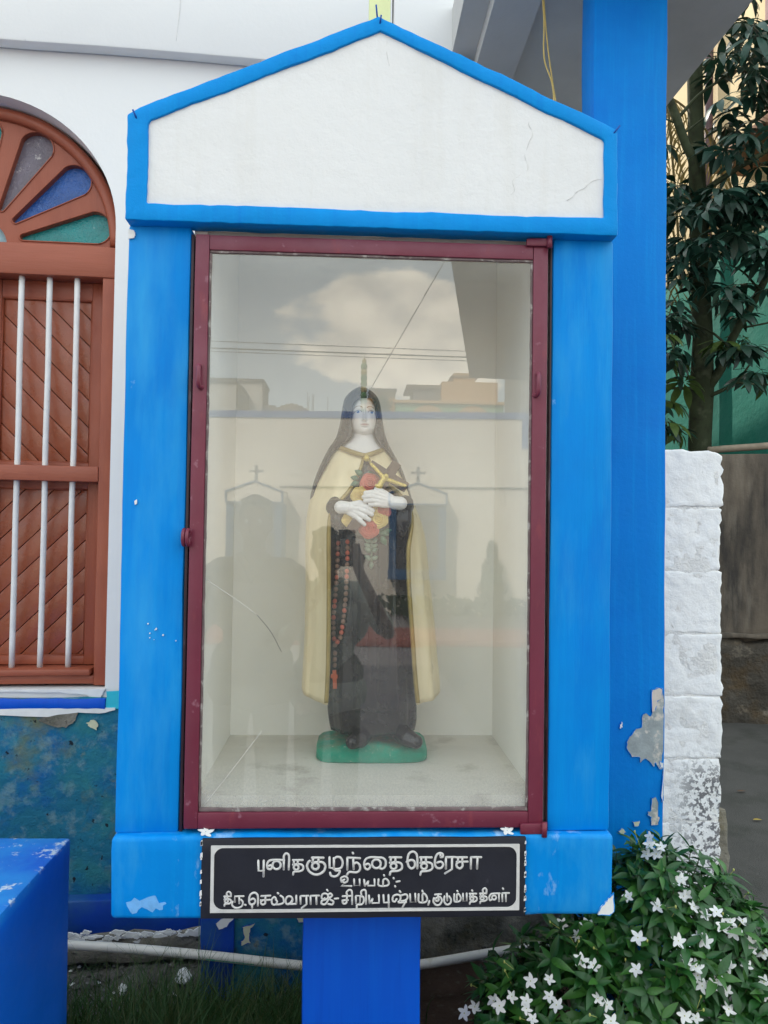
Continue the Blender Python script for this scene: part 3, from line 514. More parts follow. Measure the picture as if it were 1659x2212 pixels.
# ================================================================== the shrine
sh = thing('shrine', 'blue wayside shrine with white gabled top, maroon glazed door and black Tamil sign', 'shrine', (0, 0, 0))
box('pedestal', -0.1315, 0.127, 0.06, 0.36, -0.03, 0.70, royal, sh, 0.006, 0.06, 0.003, 4, 3.0)
pln = box('plinth', -0.527, 0.5285, -0.02, 0.56, 0.642, 0.813, blue_worn, sh, 0.010, 0.03, 0.005, 5, 1.0, 3, 0.0012, 30)
flat_patch('scuffed_patch', [(-0.4928, 0.6793), (-0.4792, 0.6554), (-0.4602, 0.6697), (-0.4472, 0.6631), (-0.4247, 0.6629), (-0.4105, 0.6757), (-0.4284, 0.6823), (-0.4452, 0.7078), (-0.4608, 0.6954)], -0.0205, mat('chalky blue scuff', (0.16, 0.42, 0.78), .7, .2, 40, .3, 80, .3), pln, 0.0006, 0.008)
flat_patch('chipped_corner', [(0.5275, 0.692), (0.5285, 0.653), (0.520, 0.645), (0.494, 0.646), (0.499, 0.66), (0.51, 0.673), (0.519, 0.683)], -0.0225, chalk, pln, 0.0016, 0.004, blue_worn)
for x0, x1, s_ in ((-0.526, -0.393, 2.0), (0.391, 0.526, 7.0)):
    pi_ = box('pillar', x0, x1, 0.0, 0.56, 0.8125, 2.098, blue, sh, 0.006, 0.045, 0.0028, 3.5, s_, 2, 0.0007, 40)
flat_patch('chipped_corner', [(-0.525, 2.066), (-0.512, 2.07), (-0.511, 2.078), (-0.513, 2.085), (-0.525, 2.088)], -0.003, chalk, sh, 0.0015, 0.003)
flat_patch('chipped_spot', [(-0.499, 1.508), (-0.495, 1.512), (-0.494, 1.503), (-0.498, 1.50)], -0.003, chalk, sh, 0.0015, 0.001)
for (cx_, cz_, n_) in ((-0.455, 1.24, 7), (-0.44, 1.22, 7)):
    for i in range(n_):
        a, b = random.gauss(cx_, .016), random.gauss(cz_, .009); s_ = random.uniform(.0006, .0020)
        flat_patch('chipped_spot', [(a-s_, b), (a, b+s_*1.4), (a+s_, b+s_*.3), (a+s_*.3, b-s_)], -0.0028, chalk, sh, 0.0012, 0.0008) if i % 2 == 0 else None
# gabled head: white field, blue border
outer = [(-0.5249, 2.096), (-0.5245, 2.320), (-0.5015, 2.3366), (0.0008, 2.5547), (0.4981, 2.3404), (0.5230, 2.327), (0.5240, 2.096)]
inner = [(-0.4806, 2.1333), (-0.4812, 2.3010), (-0.476, 2.3095), (0.0052, 2.5225), (0.488, 2.3085), (0.4935, 2.3045), (0.4935, 2.1345)]
body = [(x*0.99, z-(0.006 if z > 2.2 else -0.008)) for x, z in outer]
prism('pediment', body, -0.0265, 0.018, white_ped, sh, 0.003, 0.05, 0.0018, 5, 2.0)
def ring_trim():
    bm = bmesh.new(); n = 7
    def dens(pl):
        out = []
        for i in range(n):
            a, b = pl[i], pl[(i+1) % n]; k = [6, 1, 14, 14, 1, 6, 26][i]
            for j in range(k): out.append((a[0]+(b[0]-a[0])*j/k, a[1]+(b[1]-a[1])*j/k))
        return out
    O, I = dens(outer), dens(inner); m_ = len(O)
    def row(pl, y): return [bm.verts.new((x, y, z)) for x, z in pl]
    of, inn, ib, ob = row(O, -0.034), row(I, -0.034), row(I, -0.022), row(O, 0.016); oe = row(O, 0.565)
    for a, b in ((of, inn), (inn, ib), (ob, of), (oe, ob)):
        for i in range(42 if a is oe else m_): bm.faces.new((a[i], a[(i+1) % m_], b[(i+1) % m_], b[i]))
    bmesh.ops.subdivide_edges(bm, edges=[e for e in bm.edges if e.calc_length() > 0.012 and e.verts[0].co.y < 0 and e.verts[1].co.y < 0], cuts=1, use_grid_fill=True)
    bmesh.ops.recalc_face_normals(bm, faces=bm.faces)
    bevel_sharp(bm, 0.004, 2, 50)
    for v in bm.verts:
        if v.co.z > 2.11: v.co = wob(v.co, 0.0022, 12, 1.0)
        v.co = wob(v.co, 0.0016, 55, 4.0)
    return from_bm('pediment_border', bm, blue_trim, sh, True)
ring_trim()
for pts in ([(0.3508, 2.3637), (0.3308, 2.3406), (0.3361, 2.3125), (0.3214, 2.2714), (0.3268, 2.2363), (0.2968, 2.215), (0.2991, 2.1899), (0.2921, 2.1796)], [(0.4929, 2.2222), (0.4685, 2.2163), (0.4433, 2.1951), (0.4131, 2.1738)], [(0.0213, 2.5113), (0.0197, 2.4809), (0.0241, 2.4509)], [(0.1173, 2.1784), (0.1255, 2.1536), (0.1277, 2.1387)]):
    gg = G(); gg.tube([wob((x, -0.0265, z), 0.003, 60) for x, _, z in smoothline([(x, 0, z) for x, z in pts])], 0.0006, 5)
    gg.V = [(a, min(-0.0262, max(-0.0275, b)), c_) for a, b, c_ in gg.V]; gg.make('crack', crack_m, sh)
for a, b in (((-0.5109, 2.3254), (-0.5038, 2.3088)), ((-0.0054, 2.5726), (-0.0022, 2.5526)), ((0.0058, 2.5509), (0.0035, 2.5357)), ((0.5237, 2.333), (0.5105, 2.3164))):
    gg = G(); gg.tube([(a[0], -0.042, a[1]), (b[0], -0.030, b[1])], 0.0019, 6); gg.make('nail', nail_m, sh)
cs = box('cross_post', -0.0185, 0.0305, 0.06, 0.10, 2.50, 3.05, yellow_m, sh, 0.003); box('cross_arm', -0.13, 0.142, 0.061, 0.099, 2.87, 2.92, yellow_m, sh, 0.003)
# niche
box('niche_back', -0.40, 0.40, 0.50, 0.545, 0.82, 2.33, niche_m, sh, 0.0)
for x0, x1 in ((-0.39, -0.3625), (0.3645, 0.388)): box('niche_side', x0, x1, 0.022, 0.499, 0.82, 2.33, niche_m, sh, 0.0)
box('niche_floor', -0.362, 0.364, 0.012, 0.499, 0.818, 0.886, niche_floor, sh, 0.0)
box('niche_ceiling', -0.362, 0.364, 0.022, 0.499, 2.305, 2.33, niche_m, sh, 0.0)
box('lintel', -0.3615, 0.3635, 0.019, 0.034, 2.0835, 2.097, mat('grey lintel plaster', (0.36, 0.345, 0.33), .85, .12, 20, .4, 60, .2), sh, 0.001)
for x0, x1 in ((-0.3925, -0.3865), (0.3865, 0.3905)): box('jamb', x0, x1, 0.002, 0.034, 0.8145, 2.083, jamb_m, sh, 0.001)
for x0, x1 in ((-0.3865, -0.363), (0.365, 0.3865)): box('jamb_stop', x0, x1, 0.024, 0.034, 0.8145, 2.075, jamb_m, sh, 0.0)
# door
dr = thing('door', None, None); dr.parent = sh
D0, D1 = -0.009, 0.018
box('door_stile', -0.382, -0.3525, D0, D1, 0.8235, 2.081, maroon, dr, 0.0022, 0.05, 0.0012, 4, 1)
box('door_stile', 0.3465, 0.3785, D0, D1, 0.8235, 2.079, maroon, dr, 0.0022, 0.05, 0.0012, 4, 2)
box('door_rail', -0.3522, 0.3462, D0+.0004, D1, 2.0475, 2.0795, maroon, dr, 0.0022, 0.05, 0.0012, 4, 3)
box('door_rail', -0.3522, 0.3462, D0+.0004, D1, 0.8237, 0.8575, maroon, dr, 0.0022, 0.05, 0.0012, 4, 4)
putty = mat('grimy glazing putty', (0.16, 0.12, 0.12), .85, .3, 40, .6, 90, .2, patches=[P(col=(0.45, 0.43, 0.40), scale=40, lo=.55, hi=.65, amt=.8)])
box('putty_bead', -0.352, 0.346, D0+.004, 0.0, 0.8578, 0.866, putty, dr, 0.0015, 0.02, 0.0012, 40)
for x0, x1 in ((-0.3523, -0.3478), (0.3415, 0.3463)): box('putty_bead', x0, x1, D0+.004, 0.0, 0.8662, 2.042, putty, dr, 0.001, 0.02, 0.0012, 40)
box('putty_bead', -0.352, 0.346, D0+.004, 0.0, 2.0425, 2.0473, putty, dr, 0.001, 0.02, 0.0012, 40)
gm = bpy.data.materials.new('dusty window glass with bright veil'); gm.use_nodes = True; t = gm.node_tree; n = t.nodes; l = t.links; n.remove(n['Principled BSDF'])
fr = n.new('ShaderNodeFresnel'); fr.inputs['IOR'].default_value = 1.70
ge = n.new('ShaderNodeNewGeometry')
m1 = n.new('ShaderNodeMath'); m1.operation = 'MULTIPLY'; m1.inputs[1].default_value = 1.85; l.new(fr.outputs[0], m1.inputs[0])     # both faces of the sheet
m2 = n.new('ShaderNodeMath'); m2.operation = 'SUBTRACT'; m2.inputs[0].default_value = 1; l.new(ge.outputs['Backfacing'], m2.inputs[1])
m3 = n.new('ShaderNodeMath'); m3.operation = 'MULTIPLY'; m3.use_clamp = True; l.new(m1.outputs[0], m3.inputs[0]); l.new(m2.outputs[0], m3.inputs[1])
trn = n.new('ShaderNodeBsdfTransparent'); trn.inputs['Color'].default_value = (0.99, 1.0, 0.995, 1); gls = n.new('ShaderNodeBsdfGlossy'); gls.inputs['Roughness'].default_value = 0.0
mxa = n.new('ShaderNodeMixShader'); l.new(m3.outputs[0], mxa.inputs[0]); l.new(trn.outputs[0], mxa.inputs[1]); l.new(gls.outputs[0], mxa.inputs[2])
txc = n.new('ShaderNodeTexCoord'); sp = n.new('ShaderNodeSeparateXYZ'); l.new(txc.outputs['Object'], sp.inputs[0])
def MR(src, a, b, c, d, cl=True):
    q = n.new('ShaderNodeMapRange'); q.inputs['From Min'].default_value = a; q.inputs['From Max'].default_value = b; q.inputs['To Min'].default_value = c; q.inputs['To Max'].default_value = d; l.new(src, q.inputs['Value']); return q.outputs[0]
def MT(op, a, b):
    q = n.new('ShaderNodeMath'); q.operation = op
    for i, s_ in enumerate((a, b)):
        if isinstance(s_, (int, float)): q.inputs[i].default_value = s_
        else: l.new(s_, q.inputs[i])
    return q.outputs[0]
n1 = n.new('ShaderNodeTexNoise'); n1.inputs['Scale'].default_value = 220; n1.inputs['Detail'].default_value = 4; l.new(txc.outputs['Object'], n1.inputs['Vector'])
n2 = n.new('ShaderNodeTexNoise'); n2.inputs['Scale'].default_value = 5; n2.inputs['Detail'].default_value = 6; l.new(txc.outputs['Object'], n2.inputs['Vector'])
low = MR(sp.outputs['Z'], 0.975, 0.87, 0.0, 0.30); grain = MR(n1.outputs['Fac'], 0.30, 0.66, 0.5, 1.1); patch = MR(n2.outputs['Fac'], 0.3, 0.7, 0.3, 1.1)
ex = MT('ABSOLUTE', sp.outputs['X'], 0.0); edge = MR(ex, 0.315, 0.352, 0.0, 0.16); topd = MR(sp.outputs['Z'], 2.0, 2.05, 0.0, 0.14)
film = MT('ADD', MT('MULTIPLY', low, grain), MT('MULTIPLY', MT('ADD', MT('ADD', edge, topd), 0.065), patch))  # dust, plus an even pale veil thickened to brighten the niche
dif = n.new('ShaderNodeBsdfDiffuse'); dif.inputs['Color'].default_value = (0.70, 0.69, 0.65, 1)
mxb = n.new('ShaderNodeMixShader'); l.new(MT('MULTIPLY', film, m2.outputs[0]), mxb.inputs[0]); l.new(mxa.outputs[0], mxb.inputs[1]); l.new(dif.outputs[0], mxb.inputs[2]); l.new(mxb.outputs[0], n['Material Output'].inputs['Surface'])
gp_ = box('glass_pane', -0.352, 0.346, 0.0004, 0.0044, 0.858, 2.047, gm, dr, 0.0)
for pts, mm in (([(-0.3488, 1.3459), (-0.2926, 1.3093), (-0.2382, 1.2706)], letter_m), ([(-0.2382, 1.2706), (-0.2082, 1.2346), (-0.1849, 1.1926)], iron), ([(-0.3418, 0.8698), (-0.2854, 0.9419), (-0.2239, 1.0245)], letter_m)):
    gg = G(); gg.tube(smoothline([(x, 0.0, z) for x, z in pts]), 0.0005, 5); gg.make('crack', mm, dr)
for hx, hz, sg in ((-0.3685, 1.7705, -1), (0.3580, 1.770, 1)):
    gg = G(); gg.tube(smoothline([(hx, -0.006, hz+.026), (hx-.001*sg, -.02, hz+.024), (hx-.002*sg, -.026, hz+.008), (hx-.002*sg, -.024, hz-.014), (hx-.004*sg, -.014, hz-.02), (hx-.008*sg, -.004, hz-.018)]), 0.0052, 8); gg.make('hook', maroon, dr)
for dx in (-0.3905, -0.3825):
    gg = G(); rr = 0.014; gg.tube([(dx, -0.020+rr*math.cos(i*math.pi/8), 1.433+rr*1.15*math.sin(i*math.pi/8)) for i in range(17)], 0.0040, 8); gg.make('latch_ring', maroon, dr)
for z0, z1 in ((2.075, 2.092), (0.812, 0.8345)):
    hg = box('hinge', 0.328, 0.384, -0.016, -0.0075, z0, z1, maroon, dr, 0.003, 0.01, 0.002, 30); gg = G(); gg.tube([(0.379, -.018, z0-.004), (0.379, -.018, z1+.004)], 0.006, 10); gg.make('hinge_pin', maroon, dr)

# ------------------------------------------------------------------ painted sign on the plinth
sg_ = box('name_plaque', -0.3395, 0.3375, -0.0275, -0.019, 0.6465, 0.8105, sign_m, sh, 0.0012, 0.03, 0.0012, 12)
chip = G()
def TS(u, v): return (-0.7880384+0.000521959*u+7.78e-6*v, 2.5441794-3.54e-6*u-0.000515733*v)
gg = G(); N_ = 9
ox0, ox1, oz0, oz1 = -0.3195, 0.324, 0.6605, 0.797
def rr_(x0, x1, z0, z1, r_):
    out = []
    for cx_, cz_, a0 in ((x1-r_, z1-r_, 0), (x0+r_, z1-r_, 90), (x0+r_, z0+r_, 180), (x1-r_, z0+r_, 270)):
        for i in range(N_+1): a = R(a0+90*i/N_); out.append((cx_+r_*math.cos(a), cz_+r_*math.sin(a)))
    return out
A_, B_ = rr_(ox0, ox1, oz0, oz1, 0.001), rr_(ox0+.0062, ox1-.0062, oz0+.0055, oz1-.0045, 0.020); k_ = len(A_)
Vb = [(x, -0.0297, z) for x, z in A_+B_]+[(x, -0.0265, z) for x, z in A_+B_]
Vb = [tuple(wob(v, 0.0008, 40)) for v in Vb]
mk('border_line', Vb, [(i, (i+1) % k_, k_+(i+1) % k_, k_+i) for i in range(k_)]+[(2*k_+i, 2*k_+(i+1) % k_, (i+1) % k_, i) for i in range(k_)]+[(3*k_+(i+1) % k_, 3*k_+i, k_+i, k_+(i+1) % k_) for i in range(k_)], letter_m, sg_)
def circle(cx_, cy_, r_, a0=0, a1=360, ry=None): ry = ry or r_; return [(cx_+r_*math.cos(R(a0+(a1-a0)*i/14)), cy_+ry*math.sin(R(a0+(a1-a0)*i/14))) for i in range(15)]
Z2 = lambda p: (980+p[0]/2.860, 3390+p[1]/2.860)
Z3 = lambda p: (1480+p[0]/2.860, 3390+p[1]/2.860)
Z4 = lambda p: (600+p[0]/2.552, 3500+p[1]/2.552)
def ta(x, y, w_, h_=1.0):      # the letter ta with its tail, x,y top left of the bar
    s_ = w_; return [[(x, y), (x+.95*s_, y)], [(x+.1*s_, y), (x+.08*s_, y+.42*s_*h_)], [(x+.48*s_, y), (x+.46*s_, y+.42*s_*h_)], circle(x+.32*s_, y+.72*s_*h_, .24*s_, -90, 270), [(x+.02*s_, y+.45*s_*h_), (x+.55*s_, y+.40*s_*h_), (x+.95*s_, y+.52*s_*h_), (x+1.0*s_, y+.90*s_*h_), (x+.70*s_, y+1.10*s_*h_), (x+.12*s_, y+1.16*s_*h_), (x+.02*s_, y+1.42*s_*h_)]]
LET = [
 (Z2, .0024, [[(148, 148), (150, 262), (212, 262)], [(210, 148), (208, 325)]]),
 (Z2, .0024, [[(440, 142), (340, 138), (270, 150), (248, 195), (255, 235), (285, 245), (303, 222), (290, 200), (262, 210)], circle(355, 198, 46, 180, 540), [(436, 142), (436, 245)], [(436, 150), (437, 100), (450, 72), (470, 65), (490, 82), (497, 120), (492, 245)]]),
 (Z2, .0024, ta(540, 140, 115)), 
 (Z2, .0026, [[(757, 112), (885, 114)], [(767, 112), (766, 165)], [(830, 112), (830, 168)], circle(795, 208, 38, -90, 270), [(760, 168), (830, 162), (880, 168), (907, 205), (893, 262), (840, 300), (785, 304), (728, 272), (700, 215), (712, 168), (730, 150)]]),
 (Z2, .0024, [[(955, 108), (955, 228), (1000, 230)], [(1005, 240), (1005, 118)], [(1005, 130), (1035, 105), (1080, 112), (1105, 165), (1092, 222), (1050, 242), (1000, 240)], [(1012, 245), (1030, 262), (1072, 260), (1055, 308), (1012, 328), (972, 315), (962, 285)]]),
 (Z2, .0024, [[(1158, 112), (1158, 248)], [(1158, 112), (1302, 118)], [(1225, 118), (1230, 242)], [(1230, 185), (1265, 168), (1298, 195), (1302, 245), (1265, 280), (1182, 276), (1155, 308)], [(1220, 56), (1224, 64)]]),
 (Z2, .0024, [[(1540, 112), (1430, 106), (1370, 128), (1350, 180), (1362, 232), (1393, 246), (1420, 215), (1398, 182), (1365, 192)], circle(1490, 182, 50, 180, 540), [(1500, 110), (1560, 114), (1596, 150), (1592, 212), (1556, 240), (1525, 228)]]),
 (Z3, .0024, ta(212, 108, 140)), 
 (Z3, .0025, [[(530, 232), (530, 115), (515, 62), (475, 42), (432, 70), (418, 140), (430, 208), (465, 236), (500, 208), (496, 155), (460, 138), (408, 160)]]),
 (Z3, .0024, ta(562, 108, 140)), 
 (Z3, .0024, [[(800, 105), (825, 100), (823, 72), (795, 58), (757, 75), (735, 130), (735, 198), (765, 232), (808, 226), (828, 190), (803, 158), (760, 168)], [(795, 72), (800, 100)]]),
 (Z3, .0024, [[(860, 105), (860, 235)], [(860, 105), (970, 105)], [(930, 105), (930, 242), (850, 292)]]),
 (Z3, .0024, [[(985, 108), (1103, 106)], [(1000, 108), (1000, 158)], [(1050, 106), (1048, 158)], [(985, 160), (1110, 156)], [(1048, 160), (1052, 205), (1022, 235), (985, 215), (984, 180), (1010, 160)]]),
 (Z3, .0024, [[(1150, 105), (1148, 235)], [(1150, 105), (1267, 105)], [(1225, 105), (1220, 235)]]),
 (Z2, .0021, [[(1092, 388), (1085, 348), (1128, 326), (1160, 346), (1155, 385), (1120, 396), (1102, 376), (1125, 362)], [(1156, 385), (1080, 436), (1205, 436)]]),
 (Z2, .0021, [[(1235, 360), (1238, 431), (1300, 431), (1298, 360)]]),
 (Z2, .0021, [[(1350, 365), (1358, 436)], [(1358, 436), (1398, 382)], [(1398, 382), (1392, 431), (1471, 432), (1468, 360)]]),
 (Z2, .0021, [[(1515, 360), (1518, 431), (1615, 431), (1632, 392), (1602, 355), (1570, 368), (1566, 431)], [(1576, 311), (1580, 319)]]),
 (Z3, .0021, [[(256, 344), (260, 352)], [(273, 436), (278, 444)], [(290, 388), (326, 381)]]),
 (Z4, .0020, ta(762, 213, 66)+[[(795, 213), (785, 185), (805, 165), (826, 182), (828, 213)]]),
 (Z4, .0020, [[(868, 268), (868, 212), (955, 210)], [(912, 212), (912, 282)], [(930, 246), (948, 270), (940, 308), (905, 328), (865, 325), (840, 298), (846, 265)], [(968, 296), (978, 300)]]),
 (Z2, .0022, [[(145, 655), (146, 560), (130, 522), (95, 512), (57, 540), (45, 600), (60, 642), (95, 642), (116, 606), (95, 578), (58, 592)], [(80, 642), (80, 680)]]),
 (Z2, .0021, [[(183, 550), (285, 545)], [(230, 548), (228, 600)], [(178, 597), (285, 592)], [(228, 600), (226, 635), (195, 646), (178, 622), (195, 597)]]),
 (Z2, .0021, [[(350, 580), (330, 560), (302, 590), (308, 640), (345, 645), (362, 612), (345, 588)], [(345, 645), (395, 642), (437, 620), (430, 570), (400, 545)], [(368, 514), (376, 522)]]),
 (Z2, .0021, [[(530, 600), (500, 640), (465, 635), (460, 590), (482, 555), (520, 557), (536, 592), (522, 625), (490, 640), (580, 638)], [(580, 638), (578, 545)]]),
 (Z2, .0021, [[(625, 550), (628, 636)], [(625, 550), (715, 547)], [(692, 548), (696, 642), (640, 686)]]),
 (Z2, .0021, [[(740, 548), (742, 640)], [(740, 548), (836, 545)], [(805, 548), (808, 640)]]),
 (Z2, .0021, [[(900, 575), (880, 590), (864, 560), (884, 524), (928, 528), (938, 568), (905, 592), (870, 602), (866, 638), (908, 642), (936, 602), (958, 572), (986, 542), (962, 520), (940, 545), (966, 590), (1000, 612), (988, 646), (942, 640)], [(926, 478), (935, 490)]]),
 (Z2, .0021, [[(1015, 580), (1055, 577)]]),
 (Z2, .0021, [[(1105, 553), (1205, 548)], [(1155, 550), (1150, 600)], [(1103, 600), (1165, 597)], [(1150, 600), (1146, 630), (1115, 637), (1104, 612), (1125, 597)], [(1160, 548), (1150, 508), (1180, 480), (1210, 502), (1213, 640)]]),
 (Z2, .0021, [[(1255, 550), (1258, 632)], [(1255, 550), (1302, 546), (1302, 628)], [(1302, 552), (1340, 562), (1346, 612), (1320, 646), (1270, 650), (1266, 690)], [(1320, 545), (1315, 502), (1345, 480), (1370, 502), (1371, 640)]]),
 (Z2, .0021, [[(1405, 545), (1412, 632)], [(1412, 632), (1446, 582)], [(1446, 582), (1440, 631), (1522, 629), (1518, 540)]]),
 (Z2, .0021, [[(1570, 540), (1575, 626), (1635, 622)], [(1628, 540), (1632, 676)]]),
 (Z3, .0021, [[(292, 585), (272, 615), (245, 602), (255, 552), (298, 535), (335, 552), (332, 598), (308, 625), (400, 621)], [(340, 545), (400, 532), (418, 568), (392, 600), (350, 608)], [(402, 598), (360, 680)], [(326, 493), (336, 507)]]),
 (Z3, .0021, [[(445, 530), (450, 621), (510, 619), (505, 525)]]),
 (Z3, .0021, [[(545, 530), (548, 619), (626, 619), (642, 572), (612, 525), (590, 535), (590, 619)], [(587, 490), (592, 506)]]),
 (Z3, .0021, [[(668, 608), (655, 650)]]),
 (Z3, .0021, [[(733, 535), (802, 530)], [(768, 532), (765, 580)], circle(757, 590, 19, -90, 270), [(760, 570), (790, 562), (812, 600), (792, 645), (750, 656), (714, 620), (720, 575)]]),
 (Z3, .0021, [[(842, 555), (838, 615), (868, 650), (906, 636), (917, 592), (895, 555)], [(870, 525), (874, 600)]]),
 (Z3, .0020, [[(955, 530), (958, 611), (1016, 611), (1031, 572), (1006, 530), (985, 540), (985, 611)], [(989, 492), (995, 502)]]),
 (Z3, .0020, [[(1055, 525), (1058, 611), (1100, 609), (1098, 522)]]),
 (Z3, .0020, ta(1132, 525, 82)+[[(1160, 486), (1165, 494)]]),
 (Z3, .0020, ta(1252, 523, 78)+[[(1292, 520), (1285, 482), (1308, 462), (1328, 480), (1326, 520)]]),
 (Z3, .0020, [[(1395, 585), (1370, 602), (1358, 572), (1374, 537), (1400, 525), (1482, 522)], circle(1415, 570, 24, 180, 540), [(1472, 522), (1472, 612)]]),
 (Z3, .0020, [[(1510, 520), (1512, 611)], [(1510, 520), (1590, 518)], [(1552, 520), (1553, 611)], [(1517, 464), (1523, 472)]]),
]
for fn, rad, strokes in LET:
    gg = G()
    for st_ in strokes:
        pts = [TS(*fn(p)) for p in st_]
        if len(st_) > 4: pts = [(q[0], q[1]) for q in smoothline([(x, z, 0) for x, z in pts], 4)]
        gg.tube([(x, -0.0278, z) for x, z in pts], rad, 8); 
        for e in (pts[0], pts[-1]): gg.ball((e[0], -0.0278, e[1]), rad, 8, 5)
    gg.V = [(x, -0.0278+(y+0.0278)*0.7, z) for x, y, z in gg.V]; gg.make('letter', letter_m, sg_)
for i in range(26):       # paint worn away along the upright ends of the sign
    x = random.choice((-0.3395, 0.3365)); z = random.uniform(.65, .806); s_ = random.uniform(.0015, .004)
    flat_patch('chipped_edge', [(x-s_*.7, z-s_*1.5), (x+s_*.6, z-s_), (x+s_*.5, z+s_*1.6), (x-s_*.6, z+s_)], -0.0280, chalk, sg_, 0.0006, 0.001)
# ================================================================== the statue
YC = 0.315
def S(X, Y, y=YC):
    k = (1.65+y)/1.89; x = (X-742)*.0002965-.0125+(Y-105)*4.5e-6; z = 1.806-.0002987*(Y-105)
    return Vector(((x+.0497)*k-.0497, y, 1.45+(z-1.45)*k))
SO = (0.015, 0.315, 0.886)
stt = thing('statue', 'painted plaster statue of a nun in cream cloak holding roses and crucifix, on green base', 'statue', SO)
skin = mat('ivory statue paint', (0.8, 0.8, 0.8), 0.38, 0.02, 20, 0.08, 60, 0.45, attr='paint')
ivory = mat('ivory paint', (0.76, 0.735, 0.735), 0.38, 0.03, 30, 0.1, 60, 0.45)
cloak_m = mat('cream gold cloak paint', (0.82, 0.70, 0.46), 0.33, 0.08, 9, 0.15, 40, 0.5, stretch=(2.5, 2.5, .3), patches=[P(col=(0.62, 0.47, 0.22), scale=16, lo=0.54, hi=0.74, amt=0.55, stretch=(2, 2, .15))])
trim_m = mat('antique gold trim', (0.36, 0.26, 0.08), 0.35, 0.2, 30, 0.2, 60, 0.5, metallic=0.25)
gold_m = mat('bright gold paint', (0.62, 0.47, 0.12), 0.28, 0.15, 40, 0.2, 70, 0.5, metallic=0.45)
habit_m = mat('black brown habit enamel', (0.014, 0.011, 0.013), 0.24, 0.3, 12, 0.25, 30, 0.55, stretch=(2, 2, .2), patches=[P(col=(0.05, 0.042, 0.05), scale=14, lo=0.58, hi=0.72, amt=0.6, stretch=(2, 2, .3)), P(col=(0.5, 0.5, 0.5), scale=90, lo=0.76, hi=0.79, amt=0.5)])
rose_r = mat('rose red paint', (0.60, 0.12, 0.085), 0.4, 0.15, 40, 0.2, 60, 0.45)
rose_y = mat('rose yellow paint', (0.76, 0.57, 0.20), 0.4, 0.12, 40, 0.2, 60, 0.45)
leaf_st = mat('rose leaf green paint', (0.06, 0.16, 0.09), 0.4, 0.2, 40, 0.2, 60, 0.45)
brownx = mat('crucifix brown paint', (0.075, 0.042, 0.034), 0.35, 0.2, 30, 0.15, 60, 0.45)
base_m = mat('green base paint', (0.006, 0.29, 0.185), 0.6, 0.15, 18, 0.6, 60, 0.3, patches=[P(col=(0.22, 0.20, 0.12), scale=18, lo=0.42, hi=0.62, amt=0.8, z=(0.022, 0.040)), P(col=(0.02, 0.20, 0.12), scale=24, lo=0.5, hi=0.7, amt=0.7), P(col=(0.45, 0.50, 0.42), scale=70, lo=0.62, hi=0.70, amt=0.7)], bdist=0.003)
def interp(tab, y):
    if y <= tab[0][0]: return tab[0][1:]
    for a, b in zip(tab[:-1], tab[1:]):
        if y <= b[0]:
            t = (y-a[0])/(b[0]-a[0]); t = t*t*(3-2*t) if False else t
            return tuple(a[i]+(b[i]-a[i])*t for i in range(1, len(a)))
    return tab[-1][1:]
def local(V): return [(v[0]-SO[0], v[1]-SO[1], v[2]-SO[2]) for v in V]
def smooth_tab(tab, n):
    ys = [tab[0][0]+(tab[-1][0]-tab[0][0])*i/(n-1) for i in range(n)]
    rows = [interp(tab, y) for y in ys]
    for _ in range(2):
        rows = [rows[0]]+[tuple((rows[i-1][k]+2*rows[i][k]+rows[i+1][k])/4 for k in range(len(rows[0]))) for i in range(1, n-1)]+[rows[-1]]
    return ys, rows
# ---- habit
HAB = [(640, 640, 860, .045), (800, 600, 920, .062), (900, 560, 970, .070), (1100, 450, 1120, .076), (1350, 446, 1098, .078), (1800, 450, 1105, .080), (2300, 450, 1140, .084), (2700, 440, 1168, .086), (2860, 458, 1165, .084), (2900, 470, 1150, .078)]
def habit_front(X, Y, lift=0.003):
    L_, R_, ay = interp(HAB, Y); c_ = (L_+R_)/2; a = (R_-L_)/2; s_ = max(-.98, min(.98, (X-c_)/a)); f = math.sqrt(1-s_*s_)
    th = math.asin(s_); am = 0.045*max(0, min(1, (Y-1300)/1400)); f *= (1+am*math.cos(9*th+0.6))
    return YC-ay*f-lift
ys, rows = smooth_tab(HAB, 60); V = []; F = []; n = 96
for y_, (L_, R_, ay) in zip(ys, rows):
    c_ = (L_+R_)/2; a = (R_-L_)/2; am = 0.045*max(0, min(1, (y_-1300)/1400))
    for j in range(n):
        th = 2*math.pi*j/n-math.pi; f = 1+am*math.cos(9*th+0.6)*(1 if abs(th) < 2.2 else .3)+0.012*am/.045*math.cos(23*th+y_*.002)
        p = S(c_+a*math.sin(th)*(1+(f-1)*.5), y_); V.append((p.x, YC-ay*math.cos(th)*f, p.z))
m_ = len(ys)
for i in range(m_-1):
    for j in range(n): F.append((i*n+j, (i+1)*n+j, (i+1)*n+(j+1) % n, i*n+(j+1) % n))
F.append(tuple(range(n))); F.append(tuple((m_-1)*n+j for j in reversed(range(n))))
hab = mk('habit', local(V), F, habit_m, stt, True)
# scapular panel hanging down the front
V = []; F = []; nx = 22; ny = 40
for i in range(ny+1):
    Y = 1330+1440*i/ny
    for j in range(nx+1):
        X = 640+(1000-640)*j/nx+20*(i/ny)*(j/nx); y = habit_front(X, Y, 0.005+0.0022*math.cos(j*1.1+i*.03)+(0.003 if j in (0, nx) else 0)); p = S(X, Y, y); V.append(p)
for i in range(ny):
    for j in range(nx): a = i*(nx+1)+j; F.append((a, a+nx+1, a+nx+2, a+1))
o = mk('scapular', local(V), F, habit_m, stt, True); md = o.modifiers.new('s', 'SOLIDIFY'); md.thickness = 0.004; md.offset = 1
